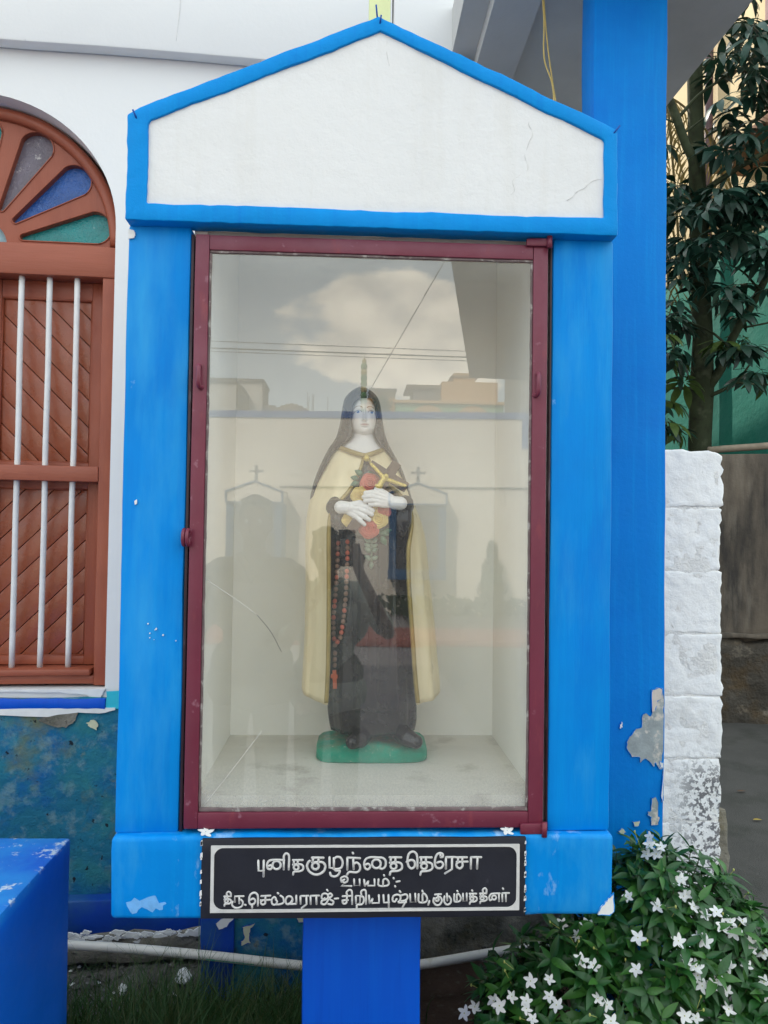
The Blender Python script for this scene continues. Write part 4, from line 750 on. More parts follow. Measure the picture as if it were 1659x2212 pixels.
# ---- cloak and veil: open shells
def shell(name, tab, n, m, thick, fold, foldn, phase, hemdrop=0.0, collar=0.0, nrow=54, ycen=YC, edge_lift=0.0):
    ys, rows = smooth_tab(tab, nrow); V = []; F = []; edges = ([], [])
    y0, y1 = tab[0][0], tab[-1][0]
    for y_, (L_, R_, iL, iR, ay) in zip(ys, rows):
        c_ = (L_+R_)/2; a = (R_-L_)/2; tl = math.asin(max(-.99, min(.99, (c_-iL)/a))); tr = math.asin(max(-.99, min(.99, (iR-c_)/a)))
        q = (y_-y0)/(y1-y0); am = fold*max(0.0, q-.05)**0.8
        for j in range(n+1):
            th = tr+(2*math.pi-tl-tr)*j/n; dth = min(j, n-j)/n
            f = 1+am*(0.62*math.cos(foldn*th+phase+.5*q)+0.38*math.cos((foldn*1.7)*th+1.3*phase))*min(1, .35+dth*10)
            sx = math.sin(th)
            p = S(c_+a*sx*(1+(f-1)*max(0, 1-abs(sx))), y_, ycen); yy = ycen-ay*math.cos(th)*f
            fr_ = max(0, math.cos(th))
            z = p.z-collar*(1-q)**3*fr_**1.5-hemdrop*max(0, q-.8)/.2*(fr_)*1.0
            yy -= edge_lift*max(0, 1-dth*12)
            V.append((p.x, yy, z))
        edges[0].append(V[-1]); edges[1].append(V[-n-1])
    for i in range(len(ys)-1):
        for j in range(n): b = i*(n+1)+j; F.append((b, b+1, b+n+2, b+n+1))
    o = mk(name, local(V), F, m, stt, True); md = o.modifiers.new('s', 'SOLIDIFY'); md.thickness = thick; md.offset = 1; md.use_even_offset = True
    return o, edges
CLK = [(592, 512, 905, 738, 752, .044), (640, 478, 948, 732, 762, .052), (700, 446, 978, 722, 784, .058), (800, 396, 1036, 690, 850, .068), (900, 342, 1086, 645, 930, .078), (1000, 303, 1128, 582, 1050, .086),
       (1060, 287, 1152, 505, 1100, .090), (1150, 268, 1195, 462, 1122, .094), (1300, 256, 1243, 456, 1112, .097), (1400, 255, 1258, 456, 1084, .098), (1700, 257, 1285, 458, 1086, .098), (2050, 252, 1325, 458, 1110, .099), (2350, 240, 1350, 454, 1132, .101), (2500, 230, 1366, 446, 1150, .103), (2575, 228, 1370, 440, 1162, .104)]
clo, ed = shell('cloak', CLK, 120, cloak_m, 0.006, 0.14, 11, 0.4, hemdrop=0.030, collar=0.020, edge_lift=0.006)
for e in ed:
    gg = G(); pts = [Vector(p)+Vector((0, -0.0035, 0)) for p in e]; pts = [Vector((sum(q[k] for q in pts[max(0, i-1):i+2])/len(pts[max(0, i-1):i+2]) for k in range(3))) for i in range(len(pts))]
    gg.tube(pts, [0.0035+0.0022*min(1, i/10) for i in range(len(pts))], 8); gg.make('trim', trim_m, clo, True, SO)
gg = G()
for sgn, X1, Y1 in ((-1, 512, 596), (1, 903, 614)):
    pts = []
    for i in range(15):
        t = i/14; X = 745+(X1-745)*t; Y = 668+(Y1-668)*t**1.25; y = YC-.0605+.048*t**2.2; pts.append(S(X, Y, y))
    gg.tube(pts, [0.0062]*14+[0.005], 10)
col_ = gg.make('collar_band', trim_m, clo, True, SO)
gg = G(); gg.ball(S(760, 690, YC-.068), (.0075, .006, .0085), 14, 10); gg.tube([S(748, 680, YC-.067), S(758, 665, YC-.068), S(772, 680, YC-.067)], 0.003, 8); gg.make('clasp', gold_m, clo, True, SO)
gg = G()       # second fold edge with gold line on the left panel
gg.tube([S(735-0.30*(Y-700) if Y < 1100 else 615-0.32*(Y-1100) if Y < 1500 else 487-(Y-1500)*.11, Y, YC-.073-.028*min(1, (Y-700)/700)) for Y in []] or [S(700, 760, YC-.068), S(705, 758, YC-.068)], .001, 6)
VEI = [(104, 690, 745, 739, 741, .012), (112, 668, 772, 739, 742, .022), (130, 642, 796, 738, 743, .034), (160, 607, 832, 736, 745, .044), (192, 581, 858, 726, 752, .050), (215, 571, 867, 682, 800, .052), (250, 563, 876, 650, 822, .053), (300, 555, 884, 634, 838, .053), (400, 540, 897, 623, 846, .053), (480, 522, 913, 632, 828, .052), (530, 504, 926, 624, 840, .052), (570, 478, 943, 585, 862, .053), (600, 455, 958, 545, 892, .055), (650, 426, 986, 480, 945, .058), (700, 400, 1015, 452, 980, .062), (800, 355, 1066, 400, 1040, .070), (900, 320, 1100, 350, 1085, .080), (1000, 296, 1132, 325, 1112, .088), (1060, 290, 1145, 330, 1110, .088)]
vei, _ = shell('veil', VEI, 90, habit_m, 0.004, 0.0, 5, 0, nrow=70, ycen=YC+.004)
# ---- head
WT = [(195, 1), (200, 30), (212, 54), (232, 74), (270, 95), (320, 107), (380, 110), (425, 105), (460, 95), (485, 78), (500, 56), (508, 32), (513, 1)]
DT = [(195, .001), (200, .016), (212, .028), (232, .037), (270, .0455), (320, .0485), (380, .049), (430, .0485), (465, .047), (488, .041), (502, .030), (509, .018), (513, .001)]
HY = YC-.008
g2 = lambda X, Y, cx_, cy_, sx, sy: math.exp(-((X-cx_)/sx)**2-((Y-cy_)/sy)**2)
def face_disp(X, Y):
    d = 0
    if 290 < Y < 425:
        t = max(0, min(1, (Y-300)/98)); h = 0.0018+0.0088*t; 
        if Y > 400: h *= max(0, 1-(Y-400)/10)
        if Y < 310: h *= max(0, (Y-290)/20)
        d += h*math.exp(-((X-738)/(7.5+5*t))**2)
    d += .0026*(g2(X, Y, 725, 400, 7, 7)+g2(X, Y, 752, 400, 7, 7))
    for cx_, cy_ in ((687, 326), (798, 327)): d += -.0048*g2(X, Y, cx_, cy_-4, 33, 17)+.0034*g2(X, Y, cx_, cy_+1, 22, 10)
    for cx_, cy_ in ((687, 290), (796, 290)): d += .0016*g2(X, Y, cx_, cy_, 34, 9)
    d += .0030*g2(X, Y, 740, 426, 26, 5.5)-.0022*g2(X, Y, 740, 434, 34, 2.6)+.0032*g2(X, Y, 740, 443, 22, 6.5)-.002*g2(X, Y, 740, 459, 26, 7)+.0028*g2(X, Y, 740, 484, 26, 14)
    d += .0012*(g2(X, Y, 672, 385, 26, 28)+g2(X, Y, 806, 385, 26, 28))-.0009*g2(X, Y, 740, 415, 5, 6)
    return d
def seg_d(X, Y, pts):
    b = 1e9
    for (x0, y0), (x1, y1) in zip(pts[:-1], pts[1:]):
        dx, dy = x1-x0, y1-y0; t = max(0, min(1, ((X-x0)*dx+(Y-y0)*dy)/(dx*dx+dy*dy))); b = min(b, math.hypot(X-x0-dx*t, Y-y0-dy*t))
    return b
BR = ([(645.6, 304), (656, 293), (669, 285), (685, 280.5), (700, 281), (713, 286), (722, 293.5)], [(761.6, 295), (771, 286), (785, 280.5), (800, 282), (815, 289), (825, 296), (832.4, 305)])
LID = ([(644, 340), (657, 330), (668, 320), (682, 314), (696, 313.5), (708, 319), (717, 330)], [(768, 331), (777, 322), (789, 315), (803, 314), (816, 319.5), (825, 329), (833, 339)])
def face_col(X, Y):
    c_ = Vector((0.77, 0.735, 0.72)); 
    def blend(c0, col, k): return c0.lerp(Vector(col), max(0, min(1, k)))
    c_ = blend(c_, (0.78, 0.62, 0.56), .30*(g2(X, Y, 672, 392, 26, 26)+g2(X, Y, 806, 392, 26, 26)))
    for (ex, ey), lid in zip(((687, 328), (799, 329)), LID):
        c_ = blend(c_, (0.42, 0.44, 0.50), .45*g2(X, Y, ex, ey-13, 30, 7))
        inside = (abs(X-ex)/31)**2+((Y-ey)/(9.5))**2
        if inside < 1: c_ = blend(c_, (0.80, 0.80, 0.82), min(1, (1-inside)*4))
        r_ = math.hypot(X-ex, Y-(ey-1.5))
        if r_ < 12.5 and inside < 1.15: c_ = blend(c_, (0.06, 0.20, 0.48), (12.5-r_)/1.5); 
        if r_ < 5 : c_ = blend(c_, (0.01, 0.015, 0.03), (5-r_)/1.5)
        if math.hypot(X-ex+4, Y-ey+5) < 2.6: c_ = Vector((.85, .88, .9))
        dl = seg_d(X, Y, lid); c_ = blend(c_, (0.03, 0.05, 0.10), (2.9-dl)/1.2)
        dl2 = seg_d(X, Y, [(x, 2*ey+4-y if False else ey+9-(abs(x-ex)/30)**2*7) for x in (ex-28, ex-14, ex, ex+14, ex+26)]); c_ = blend(c_, (0.35, 0.30, 0.30), .4*(1.6-dl2)/1.0)
    for b in BR:
        k = 0
        d = seg_d(X, Y, b); c_ = blend(c_, (0.17, 0.085, 0.035), (3.6-d)/1.5)
    up = 430-abs(X-740)*-.02; d = seg_d(X, Y, [(706, 432), (722, 428), (734, 426.5), (740, 428.5), (746, 426.5), (758, 428), (775, 433)]); 
    if abs(X-740) < 36: c_ = blend(c_, (0.55, 0.30, 0.28), .75*(1-((X-740)/37)**2)*math.exp(-((Y-433)/8.5)**2)*1.1)
    d = seg_d(X, Y, [(703.6, 434), (722, 434), (740, 435.5), (758, 434), (778, 434.5)]); c_ = blend(c_, (0.25, 0.12, 0.11), .8*(1.7-d)/1.2)
    for nx_ in (731, 746): c_ = blend(c_, (0.40, 0.26, 0.24), .55*g2(X, Y, nx_, 408, 4.2, 2.6))
    return (*c_, 1)
V = []; F = []; cols_ = []; nr, nc = 190, 190
for i in range(nr+1):
    t = i/nr; Y = 195+318*(0.5-0.5*math.cos(math.pi*t)) if False else 195+318*t
    W_ = interp(WT, Y)[0]; D_ = interp(DT, Y)[0]
    for j in range(nc):
        ph = -math.pi+2*math.pi*j/nc; ph = ph-0.42*math.sin(ph)*(1 if True else 0)
        X = 738+W_*math.sin(ph); fr_ = math.cos(ph); d = face_disp(X, Y) if fr_ > 0 else 0
        p = S(X, Y, HY); V.append((p.x, HY-D_*fr_-d*min(1, max(0, fr_)*2), p.z)); cols_.append(face_col(X, Y) if fr_ > 0 else (0.77, 0.735, 0.72, 1))
for i in range(nr):
    for j in range(nc): F.append((i*nc+j, (i+1)*nc+j, (i+1)*nc+(j+1) % nc, i*nc+(j+1) % nc))
hd = mk('head', local(V), F, skin, stt, True)
ca = hd.data.color_attributes.new('paint', 'FLOAT_COLOR', 'POINT')
for i, c_ in enumerate(cols_): ca.data[i].color = c_
# neck and white wimple
NEK = [(440, 660, 815, .028, .0), (480, 644, 824, .032, .0), (505, 638, 830, .034, 0), (530, 628, 838, .036, 0), (560, 596, 856, .040, 0), (590, 556, 882, .044, 0), (620, 530, 905, .048, 0), (660, 530, 915, .054, 0), (720, 560, 900, .056, 0)]
ys, rows = smooth_tab(NEK, 40); V = []; F = []; n = 60
for y_, (L_, R_, ay, _) in zip(ys, rows):
    for j in range(n): th = 2*math.pi*j/n; p = S((L_+R_)/2+(R_-L_)/2*math.sin(th), y_); V.append((p.x, YC+.002-ay*math.cos(th)*(1-.03*math.exp(-((y_-575)/35)**2)*math.cos(3*th)), p.z))
for i in range(len(ys)-1):
    for j in range(n): F.append((i*n+j, (i+1)*n+j, (i+1)*n+(j+1) % n, i*n+(j+1) % n))
mk('wimple', local(V), F, ivory, stt, True)
# ---- sleeves
def chain(pts, g): 
    for (a, ra), (b, rb) in zip(pts[:-1], pts[1:]): g.caps(a, b, ra, rb)
g = G(); chain([(S(505, 1070, YC-.070), .020), (S(495, 1100, YC-.080), .022), (S(520, 1095, YC-.092), .021), (S(556, 1095, YC-.100), .0185)], g); chain([(S(505, 1100, YC-.080), .018), (S(515, 1200, YC-.090), .016), (S(535, 1290, YC-.092), .012)], g)
fuse('sleeve', g, .0022, 6, habit_m, stt, SO)
g = G(); chain([(S(1090, 1080, YC-.070), .020), (S(1080, 1060, YC-.080), .022), (S(1060, 1060, YC-.092), .020)], g); chain([(S(1075, 1070, YC-.080), .020), (S(1070, 1200, YC-.088), .019), (S(1048, 1300, YC-.088), .012)], g); chain([(S(1035, 1100, YC-.094), .009), (S(1025, 1200, YC-.1), .007), (S(1040, 1290, YC-.1), .006)], g)
fuse('sleeve', g, .0022, 6, habit_m, stt, SO)
# ---- crucifix
def bar(g, A, B, w_, th, y):      # bar between two px points, in the frontal plane
    a, b = S(*A, y), S(*B, y); d = (b-a).normalized(); nn = Vector((d.z, 0, -d.x))*w_; yv = Vector((0, th, 0))
    g.add([a-nn-yv, a+nn-yv, b+nn-yv, b-nn-yv, a-nn+yv, a+nn+yv, b+nn+yv, b-nn+yv], [(0, 1, 2, 3), (7, 6, 5, 4), (0, 4, 5, 1), (1, 5, 6, 2), (2, 6, 7, 3), (3, 7, 4, 0)])
cru = thing('crucifix', None, None); cru.parent = stt
g = G(); yx = YC-.118; bar(g, (628, 1290), (1015, 722), .0125, .0042, yx); o = g.make('upright', brownx, cru, False, SO)
g = G(); bar(g, (785, 742), (1095, 930), .0125, .0046, yx+.0003); g.make('crossbar', brownx, cru, False, SO)
for ob in list(cru.children):
    md = ob.modifiers.new('b', 'BEVEL'); md.width = .0015; md.segments = 2
g = G(); yf = yx-.010
chain([(S(922, 832, yf-.003), .0062), (S(925, 845, yf-.002), .0055)], g); chain([(S(905, 858, yf), .0075), (S(880, 890, yf), .0068), (S(855, 925, yf+.001), .006), (S(830, 965, yf+.002), .0045)], g)
chain([(S(905, 850, yf), .0052), (S(860, 800, yf+.001), .0046), (S(800, 738, yf+.001), .0042)], g); chain([(S(925, 860, yf), .0052), (S(1000, 885, yf+.001), .0048), (S(1080, 912, yf+.001), .0046)], g); chain([(S(890, 870, yf), .0062), (S(870, 920, yf), .0072), (S(845, 915, yf), .005)], g)
fuse('gold_figure', g, .0012, 3, gold_m, cru, SO)
# ---- roses
def rose(X, Y, y, r_, m, nm='rose'):
    c_ = S(X, Y, y); g = G(); rs = random.Random(int(X*7+Y))
    g.ball(c_, (r_*.80, r_*.70, r_*.80), 18, 12)
    for k, rad, dep, tilt in ((2, .16, .98, .10), (3, .34, .92, .18), (4, .55, .80, .30), (5, .78, .58, .42), (6, .96, .28, .50)):
        off_ = rs.random()*6
        for i in range(k):
            a0 = off_+2*math.pi*i/k; V = []; F = []; sp_ = 2*math.pi/k*1.45
            for u in range(5):
                t = u/4
                for v in range(9):
                    q = v/8-.5; a = a0+q*sp_; rim = (1-(2*q)**4*.35); rr = r_*(rad*(.80+.20*t)+tilt*.30*t*t)*(1+.05*math.sin(a*5+u)); yy = -r_*(dep*.70+.22*t*rim-.16*t*t*tilt*2)
                    V.append((c_.x+rr*math.cos(a), c_.y+yy+.0016*(i % 2), c_.z+rr*math.sin(a)))
            for u in range(4):
                for v in range(8): b = u*9+v; F.append((b, b+1, b+10, b+9))
            g.add(V, F)
    o = g.make(nm, m, stt, True, SO); md = o.modifiers.new('s', 'SOLIDIFY'); md.thickness = .0014; return o
yr = YC-.100
for X, Y, r_, m in ((790, 895, .022, rose_r), (700, 1000, .019, rose_y), (815, 1105, .017, rose_y), (893, 1118, .019, rose_r), (858, 1188, .0215, rose_y), (780, 1268, .0225, rose_r), (615, 1200, .016, rose_y), (740, 960, .014, rose_y)): rose(X, Y, yr, r_, m)
def sleaf(X, Y, ang, ln, y, m=leaf_st):
    c_ = S(X, Y, y); V = []; F = []; d = Vector((math.cos(R(ang)), 0, math.sin(R(ang)))); nn = Vector((-d.z, 0, d.x))
    for i in range(7):
        t = i/6; w_ = ln*.32*math.sin(math.pi*t**.85)
        for s_ in (-1, 0, 1): V.append(c_+d*ln*t+nn*w_*s_+Vector((0, -.003*(1-abs(s_))-.002*math.sin(math.pi*t), 0)))
    for i in range(6):
        for j in range(2): b = i*3+j; F.append((b, b+1, b+4, b+3))
    o = mk('rose_leaf', local(V), F, m, stt, True); md = o.modifiers.new('s', 'SOLIDIFY'); md.thickness = .0015
for a in ((730, 830, 150, .022), (790, 845, 80, .02), (700, 890, 200, .022), (860, 1290, -20, .026), (880, 1330, -60, .024), (690, 860, 170, .018), (900, 1290, 10, .02)): sleaf(*a, YC-.088)
pale_leaf = mat('pale leaf green paint', (0.16, 0.22, 0.16), .4, .15, 40, .2, 60, .45)
g = G(); g.tube([S(800, 1310, habit_front(800, 1350, .011)), S(802, 1430, habit_front(800, 1430, .011)), S(800, 1560, habit_front(800, 1560, .011))], .0024, 8); g.make('rose_stem', pale_leaf, stt, True, SO)
for Y in (1360, 1405, 1440, 1505): 
    sleaf(797, Y+20, 150, .018, habit_front(790, Y, .012), pale_leaf); sleaf(803, Y+20, 30, .016, habit_front(810, Y, .012), pale_leaf)
sleaf(800, 1545, 270, .016, habit_front(800, 1550, .012), pale_leaf)
# ---- hands
def hand(wrist, palm, fingers, thumb, y0):
    g = G(); yh = y0
    for (X, Y, r_), (X2, Y2, r2) in zip(wrist[:-1], wrist[1:]): g.caps(S(X, Y, yh+.004), S(X2, Y2, yh), r_, r2)
    for (X, Y, r_), (X2, Y2, r2) in palm: g.caps(S(X, Y, yh), S(X2, Y2, yh-.002), r_, r2)
    for f in fingers + [thumb]:
        for (X, Y, dy, r_), (X2, Y2, dy2, r2) in zip(f[:-1], f[1:]): g.caps(S(X, Y, yh+dy), S(X2, Y2, yh+dy2), r_, r2, 10)
    return fuse('hand', g, .0010, 3, ivory, stt, SO)
hand([(548, 1098, .0165), (600, 1098, .0150), (630, 1102, .0135)], [((625, 1085, .0105), (690, 1078, .0095)), ((620, 1105, .012), (690, 1105, .0105)), ((618, 1118, .011), (682, 1140, .0095)), ((612, 1125, .010), (672, 1168, .009))],
     [[(690, 1078, -.002, .0078), (755, 1092, -.008, .0068), (812, 1120, -.004, .0055)], [(690, 1105, -.003, .0078), (750, 1125, -.009, .0068), (803, 1152, -.004, .0055)], [(682, 1140, -.003, .0076), (735, 1168, -.008, .0066), (782, 1196, -.004, .0054)], [(670, 1168, -.002, .0070), (708, 1205, -.006, .006), (742, 1236, -.003, .005)]],
     [(640, 1075, -.002, .008), (700, 1058, -.004, .007), (748, 1072, -.004, .0055)], YC-.116)
hand([(1042, 1058, .0165), (985, 1052, .0160), (950, 1040, .0145)], [((960, 1022, .0115), (880, 995, .0100)), ((960, 1035, .012), (875, 1020, .0105)), ((960, 1052, .0115), (878, 1045, .0100)), ((962, 1062, .010), (890, 1068, .0085))],
     [[(880, 992, -.002, .0078), (815, 970, -.008, .0068), (752, 975, -.004, .0055)], [(875, 1018, -.003, .0080), (800, 1002, -.010, .0068), (738, 1008, -.004, .0055)], [(876, 1044, -.003, .0078), (808, 1034, -.009, .0066), (748, 1040, -.004, .0054)], [(888, 1068, -.002, .0070), (835, 1068, -.007, .006), (785, 1072, -.003, .005)]],
     [(950, 1005, -.002, .0085), (890, 962, -.004, .0072), (838, 945, -.004, .0056)], YC-.124)
# ---- rosary
ros = thing('rosary', None, None); ros.parent = stt
bead_o = mat('orange bead paint', (0.46, 0.10, 0.055), .35, .25, 60, .2, 90, .5); bead_d = mat('brown bead paint', (0.22, 0.12, 0.08), .35, .3, 60, .2, 90, .5)
def along(pts, step):
    out = []; P_ = smoothline([(x, y, 0) for x, y in pts], 12); acc = 0; out.append(P_[0])
    for a, b in zip(P_[:-1], P_[1:]):
        acc += (b-a).length
        if acc >= step: out.append(b); acc = 0
    return out
gb = G(); gb.ball((0, 0, 0), (.0056, .005, .0064), 10, 8); me_b = None
strandA = along([(525, 1392), (522, 1500), (515, 1640), (507, 1760), (495, 1900), (488, 2010), (488, 2110), (493, 2180), (505, 2215)], 42)
strandB = along([(603, 1380), (602, 1480), (598, 1600), (593, 1730), (588, 1830), (578, 1930), (570, 2010), (556, 2100), (545, 2160), (520, 2200)], 42)
drop = [Vector((501, 2225, 0)), Vector((500, 2292, 0)), Vector((498, 2342, 0)), Vector((498, 2390, 0))]
for i, q in enumerate(strandA+strandB+drop):
    m = bead_o if random.random() < .5 else bead_d; key = 'o' if m is bead_o else 'd'
    if i == 0: o = gb.make('bead', bead_o, ros); o.location = (0, 0, 0); me_o = o.data; me_d = o.data.copy(); me_d.materials.clear(); me_d.materials.append(bead_d)
    else: o = bpy.data.objects.new('bead', me_o if key == 'o' else me_d); C.objects.link(o); o.parent = ros
    p = S(q.x, q.y, habit_front(q.x, q.y, .009 if q.x < 640 else .006)); o.location = p-Vector(SO); o.rotation_euler = (0, random.uniform(-.3, .3), 0)
g = G(); yq = habit_front(495, 2500, .008); bar(g, (495, 2430), (500, 2580), .0048, .003, yq); bar(g, (466, 2478), (526, 2482), .0048, .0031, yq); g.make('rosary_cross', mat('orange paint', (0.62, 0.13, 0.05), .4, .1, 30, .1, 60, .4), ros, False, SO)
g = G(); bar(g, (592, 1352), (594, 1500), .0155, .006, habit_front(594, 1420, .001)); o = g.make('belt_end', habit_m, stt, False, SO); md = o.modifiers.new('b', 'BEVEL'); md.width = .003; md.segments = 3
# ---- shoes and base
for pts in ([(740, 2935, YC-.045, .024), (705, 2985, YC-.080, .023), (645, 3015, YC-.100, .0175)], [(1040, 2930, YC-.045, .024), (1100, 2980, YC-.080, .023), (1165, 3010, YC-.096, .0175)]):
    g = G(); chain([(S(X, Y, y), r_) for X, Y, y, r_ in pts], g); g.V = [(x, y, max(z, 0.918)) for x, y, z in g.V]; fuse('shoe', g, .0022, 4, habit_m, stt, SO)
bm = bmesh.new(); prof = []
for i in range(64):
    a = 2*math.pi*i/64; c_, s_ = math.cos(a), math.sin(a); e = 0.42; prof.append((0.139*math.copysign(abs(c_)**e, c_)+.021, 0.083*math.copysign(abs(s_)**e, s_)+.318))
lev = [(0, .97), (.004, 1.0), (.022, 1.0), (.030, .985), (.036, .93), (.041, .8), (.046, .5), (.047, .0)]
V = []; F = []
for k, (z, s_) in enumerate(lev):
    for i, (x, y) in enumerate(prof):
        q = wob((.021+(x-.021)*s_, .318+(y-.318)*s_, .8865+z+(.012*math.exp(-((x-.02)/.05)**2) if k > 3 else 0)+(y-.318)*.06*(k > 2)), .0025, 30, 2); V.append(q)
n = 64
for k in range(len(lev)-1):
    for i in range(n): F.append((k*n+i, k*n+(i+1) % n, (k+1)*n+(i+1) % n, (k+1)*n+i))
F.append(tuple(reversed(range(n)))); mk('statue_base', local(V), F, base_m, stt, True)
# ================================================================== plants
FLOWERS = [(0.726, 0.28, 0.689), (0.726, 0.28, 0.67), (0.755, 0.28, 0.665), (0.723, 0.292, 0.641), (0.745, 0.283, 0.645), (0.652, 0.228, 0.566), (0.713, 0.195, 0.558), (0.778, 0.199, 0.579), (0.787, 0.202, 0.582), (0.799, 0.188, 0.559), (0.824, 0.182, 0.542), (0.856, 0.191, 0.545), (0.889, 0.19, 0.523), (0.928, 0.205, 0.515), (0.866, 0.179, 0.516), (0.895, 0.182, 0.5), (0.938, 0.19, 0.473), (0.941, 0.186, 0.458), (0.978, 0.202, 0.437), (0.56, 0.26, 0.483), (0.527, 0.237, 0.468), (0.659, 0.18, 0.491), (0.797, 0.162, 0.502), (0.813, 0.159, 0.492), (0.763, 0.147, 0.457), (0.783, 0.142, 0.442), (0.864, 0.151, 0.439), (0.917, 0.165, 0.431), (0.786, 0.138, 0.424), (0.794, 0.133, 0.403), (0.817, 0.135, 0.404), (0.833, 0.138, 0.411), (0.855, 0.137, 0.39), (0.954, 0.155, 0.397), (0.95, 0.139, 0.38), (0.525, 0.19, 0.434), (0.552, 0.181, 0.427), (0.648, 0.162, 0.426), (0.406, 0.201, 0.38), (0.447, 0.184, 0.394), (0.363, 0.21, 0.339), (0.392, 0.184, 0.344), (0.391, 0.177, 0.33), (0.442, 0.166, 0.364), (0.456, 0.153, 0.352), (0.571, 0.138, 0.36), (0.856, 0.13, 0.351), (0.748, 0.123, 0.341), (0.774, 0.121, 0.337), (0.576, 0.126, 0.33), (0.402, 0.162, 0.315), (0.26, 0.28, 0.258), (0.286, 0.28, 0.273), (0.326, 0.247, 0.307), (0.336, 0.224, 0.309), (0.551, 0.144, 0.371), (0.749, 0.16, 0.493), (0.784, 0.223, 0.61), (0.77, 0.22, 0.606), (0.504, 0.283, 0.473)]
leaf_m = mat('glossy bush leaf', (0.020, 0.092, 0.018), 0.38, 0.35, 9, 0.15, 60, 0.5, transl=0.18)
leaf_m2 = mat('young bush leaf', (0.050, 0.165, 0.026), 0.38, 0.3, 9, 0.15, 60, 0.5, transl=0.22)
petal_m = mat('white petal', (0.80, 0.80, 0.78), 0.5, 0.04, 30, 0.05, 60, 0.3, transl=0.15)
bud_m = mat('yellow green bud', (0.42, 0.44, 0.12), 0.5, 0.1, 30, 0)
stem_m = mat('green brown stem', (0.05, 0.06, 0.025), 0.7, 0.2, 20, 0.2, 60)
def leaf_mesh(bend, wd=0.15, fold=.35, nseg=7):
    V = []; F = []
    for i in range(nseg+1):
        t = i/nseg; w_ = wd*math.sin(math.pi*min(1, t*.96+.02)**.85)*(1-.15*t); z = -bend*t*t
        for s_ in (-1, 0, 1): V.append((t, s_*w_, z+abs(s_)*w_*fold))
    for i in range(nseg):
        for j in range(2): b = i*3+j; F.append((b, b+1, b+4, b+3))
    return V, F
LM = [leaf_mesh(b, w_) for b, w_ in ((.18, .185), (.35, .20), (.05, .17), (.5, .19))]
def basis(d, upv):
    d = Vector(d).normalized(); s_ = Vector(upv).cross(d); s_ = s_.normalized() if s_.length > 1e-4 else Vector((0, 1, 0)); u = d.cross(s_)
    return Matrix((d, s_, u)).transposed()
ELL = [((.78, .30, .18), (.30, .19, .47)), ((.56, .28, .12), (.28, .19, .36)), ((.98, .25, .06), (.32, .21, .38)), ((.40, .26, .0), (.25, .17, .22))]
bu = thing('flowering_bush', 'dark green jasmine bush dotted with white pinwheel flowers at the column foot', 'bush', (0.75, 0.30, 0))
BU = Vector((0.75, 0.30, 0))
rs = random.Random(11); leaves = []
def inside(p, k, s_=0.93):
    for i, (c_, r_) in enumerate(ELL):
        if i != k and sum(((p[a]-c_[a])/(r_[a]*s_))**2 for a in range(3)) < 1: return True
    return False
stems = G(); shoots = []
for layer, cnt in ((1.0, 540), (0.84, 280)):
    for _ in range(cnt):
        k = rs.choices(range(4), (5, 4, 5, 1.6))[0]; c_, r_ = ELL[k]
        while True:
            d = Vector((rs.gauss(0, 1), rs.gauss(-.25, 1), rs.gauss(.25, 1))).normalized()
            p = Vector((c_[a]+r_[a]*d[a]*layer for a in range(3)))
            if p.z > .01 and not inside(p, k): break
        nrm = Vector((d[a]/r_[a] for a in range(3))).normalized(); p += nrm*rs.uniform(-.03, .025)
        if .60 < p.x < .88 and p.y > .48: continue
        if p.z > .62 and p.x < .56: continue
        ax = (nrm*.9+Vector((0, 0, .75))+Vector((rs.gauss(0, .3), rs.gauss(0, .3), rs.gauss(0, .2)))).normalized()
        shoots.append((p, ax, nrm)); base = p-ax*.07
        if layer == 1.0: stems.tube([base-ax*.05, base, p], .0013, 4, False)
        a0 = rs.uniform(0, 6.28); nl = rs.randint(6, 9)
        for i in range(nl):
            a = a0+i*2.4; t = i/nl; s1 = ax.orthogonal().normalized(); s2 = ax.cross(s1); rad = s1*math.cos(a)+s2*math.sin(a)
            dr_ = (rad*(1.0-.35*t)+ax*(.15+.75*t)+Vector((0, 0, -.18))).normalized(); pos = base+ax*(.035+.045*t)
            leaves.append((pos, dr_, ax, rs.uniform(.044, .074)*(1-.25*t), rs.randrange(4), rs.random() < .17+.25*(t > .7)))
def vis(l_): return (l_[0]-CAM).length-.05*l_[3]/.06-(.25 if .16 < l_[0].z else 0)
leaves.sort(key=vis)
lmes = []
for V, F in LM:
    for m in (leaf_m, leaf_m2):
        me = bpy.data.meshes.new('leaf'); me.from_pydata(V, [], F); me.materials.append(m)
        for p in me.polygons: p.use_smooth = True
        lmes.append(me)
def put(name, me, parent, pos, M3, scale, off):
    o = bpy.data.objects.new(name, me); C.objects.link(o); o.parent = parent; o.matrix_local = Matrix.Translation(Vector(pos)-off) @ M3.to_4x4() @ Matrix.Scale(scale, 4); return o
masses = [G(), G()]
for i, (pos, d, u, s_, k, yg) in enumerate(leaves):
    M3 = basis(d, u)
    if i % 9 == 0 and i < 2700: put('leaf', lmes[k*2+yg], bu, pos, M3, s_, BU)
    else: masses[yg].add([M3 @ (Vector(v)*s_)+pos-BU for v in LM[k][0]], LM[k][1])
for g, m in zip(masses, (leaf_m, leaf_m2)): tag(g.make('foliage', m, bu), kind='stuff')
stems.V = [tuple(Vector(v)-BU) for v in stems.V]; 
for k in range(16): a = rs.uniform(0, 6.28); stems.tube([(-.05+rs.uniform(-.25, .25), rs.uniform(-.06, .06), 0), (rs.uniform(-.3, .3), rs.uniform(-.1, .08), .3)], .004, 5)
tag(stems.make('stems', stem_m, bu), kind='stuff')
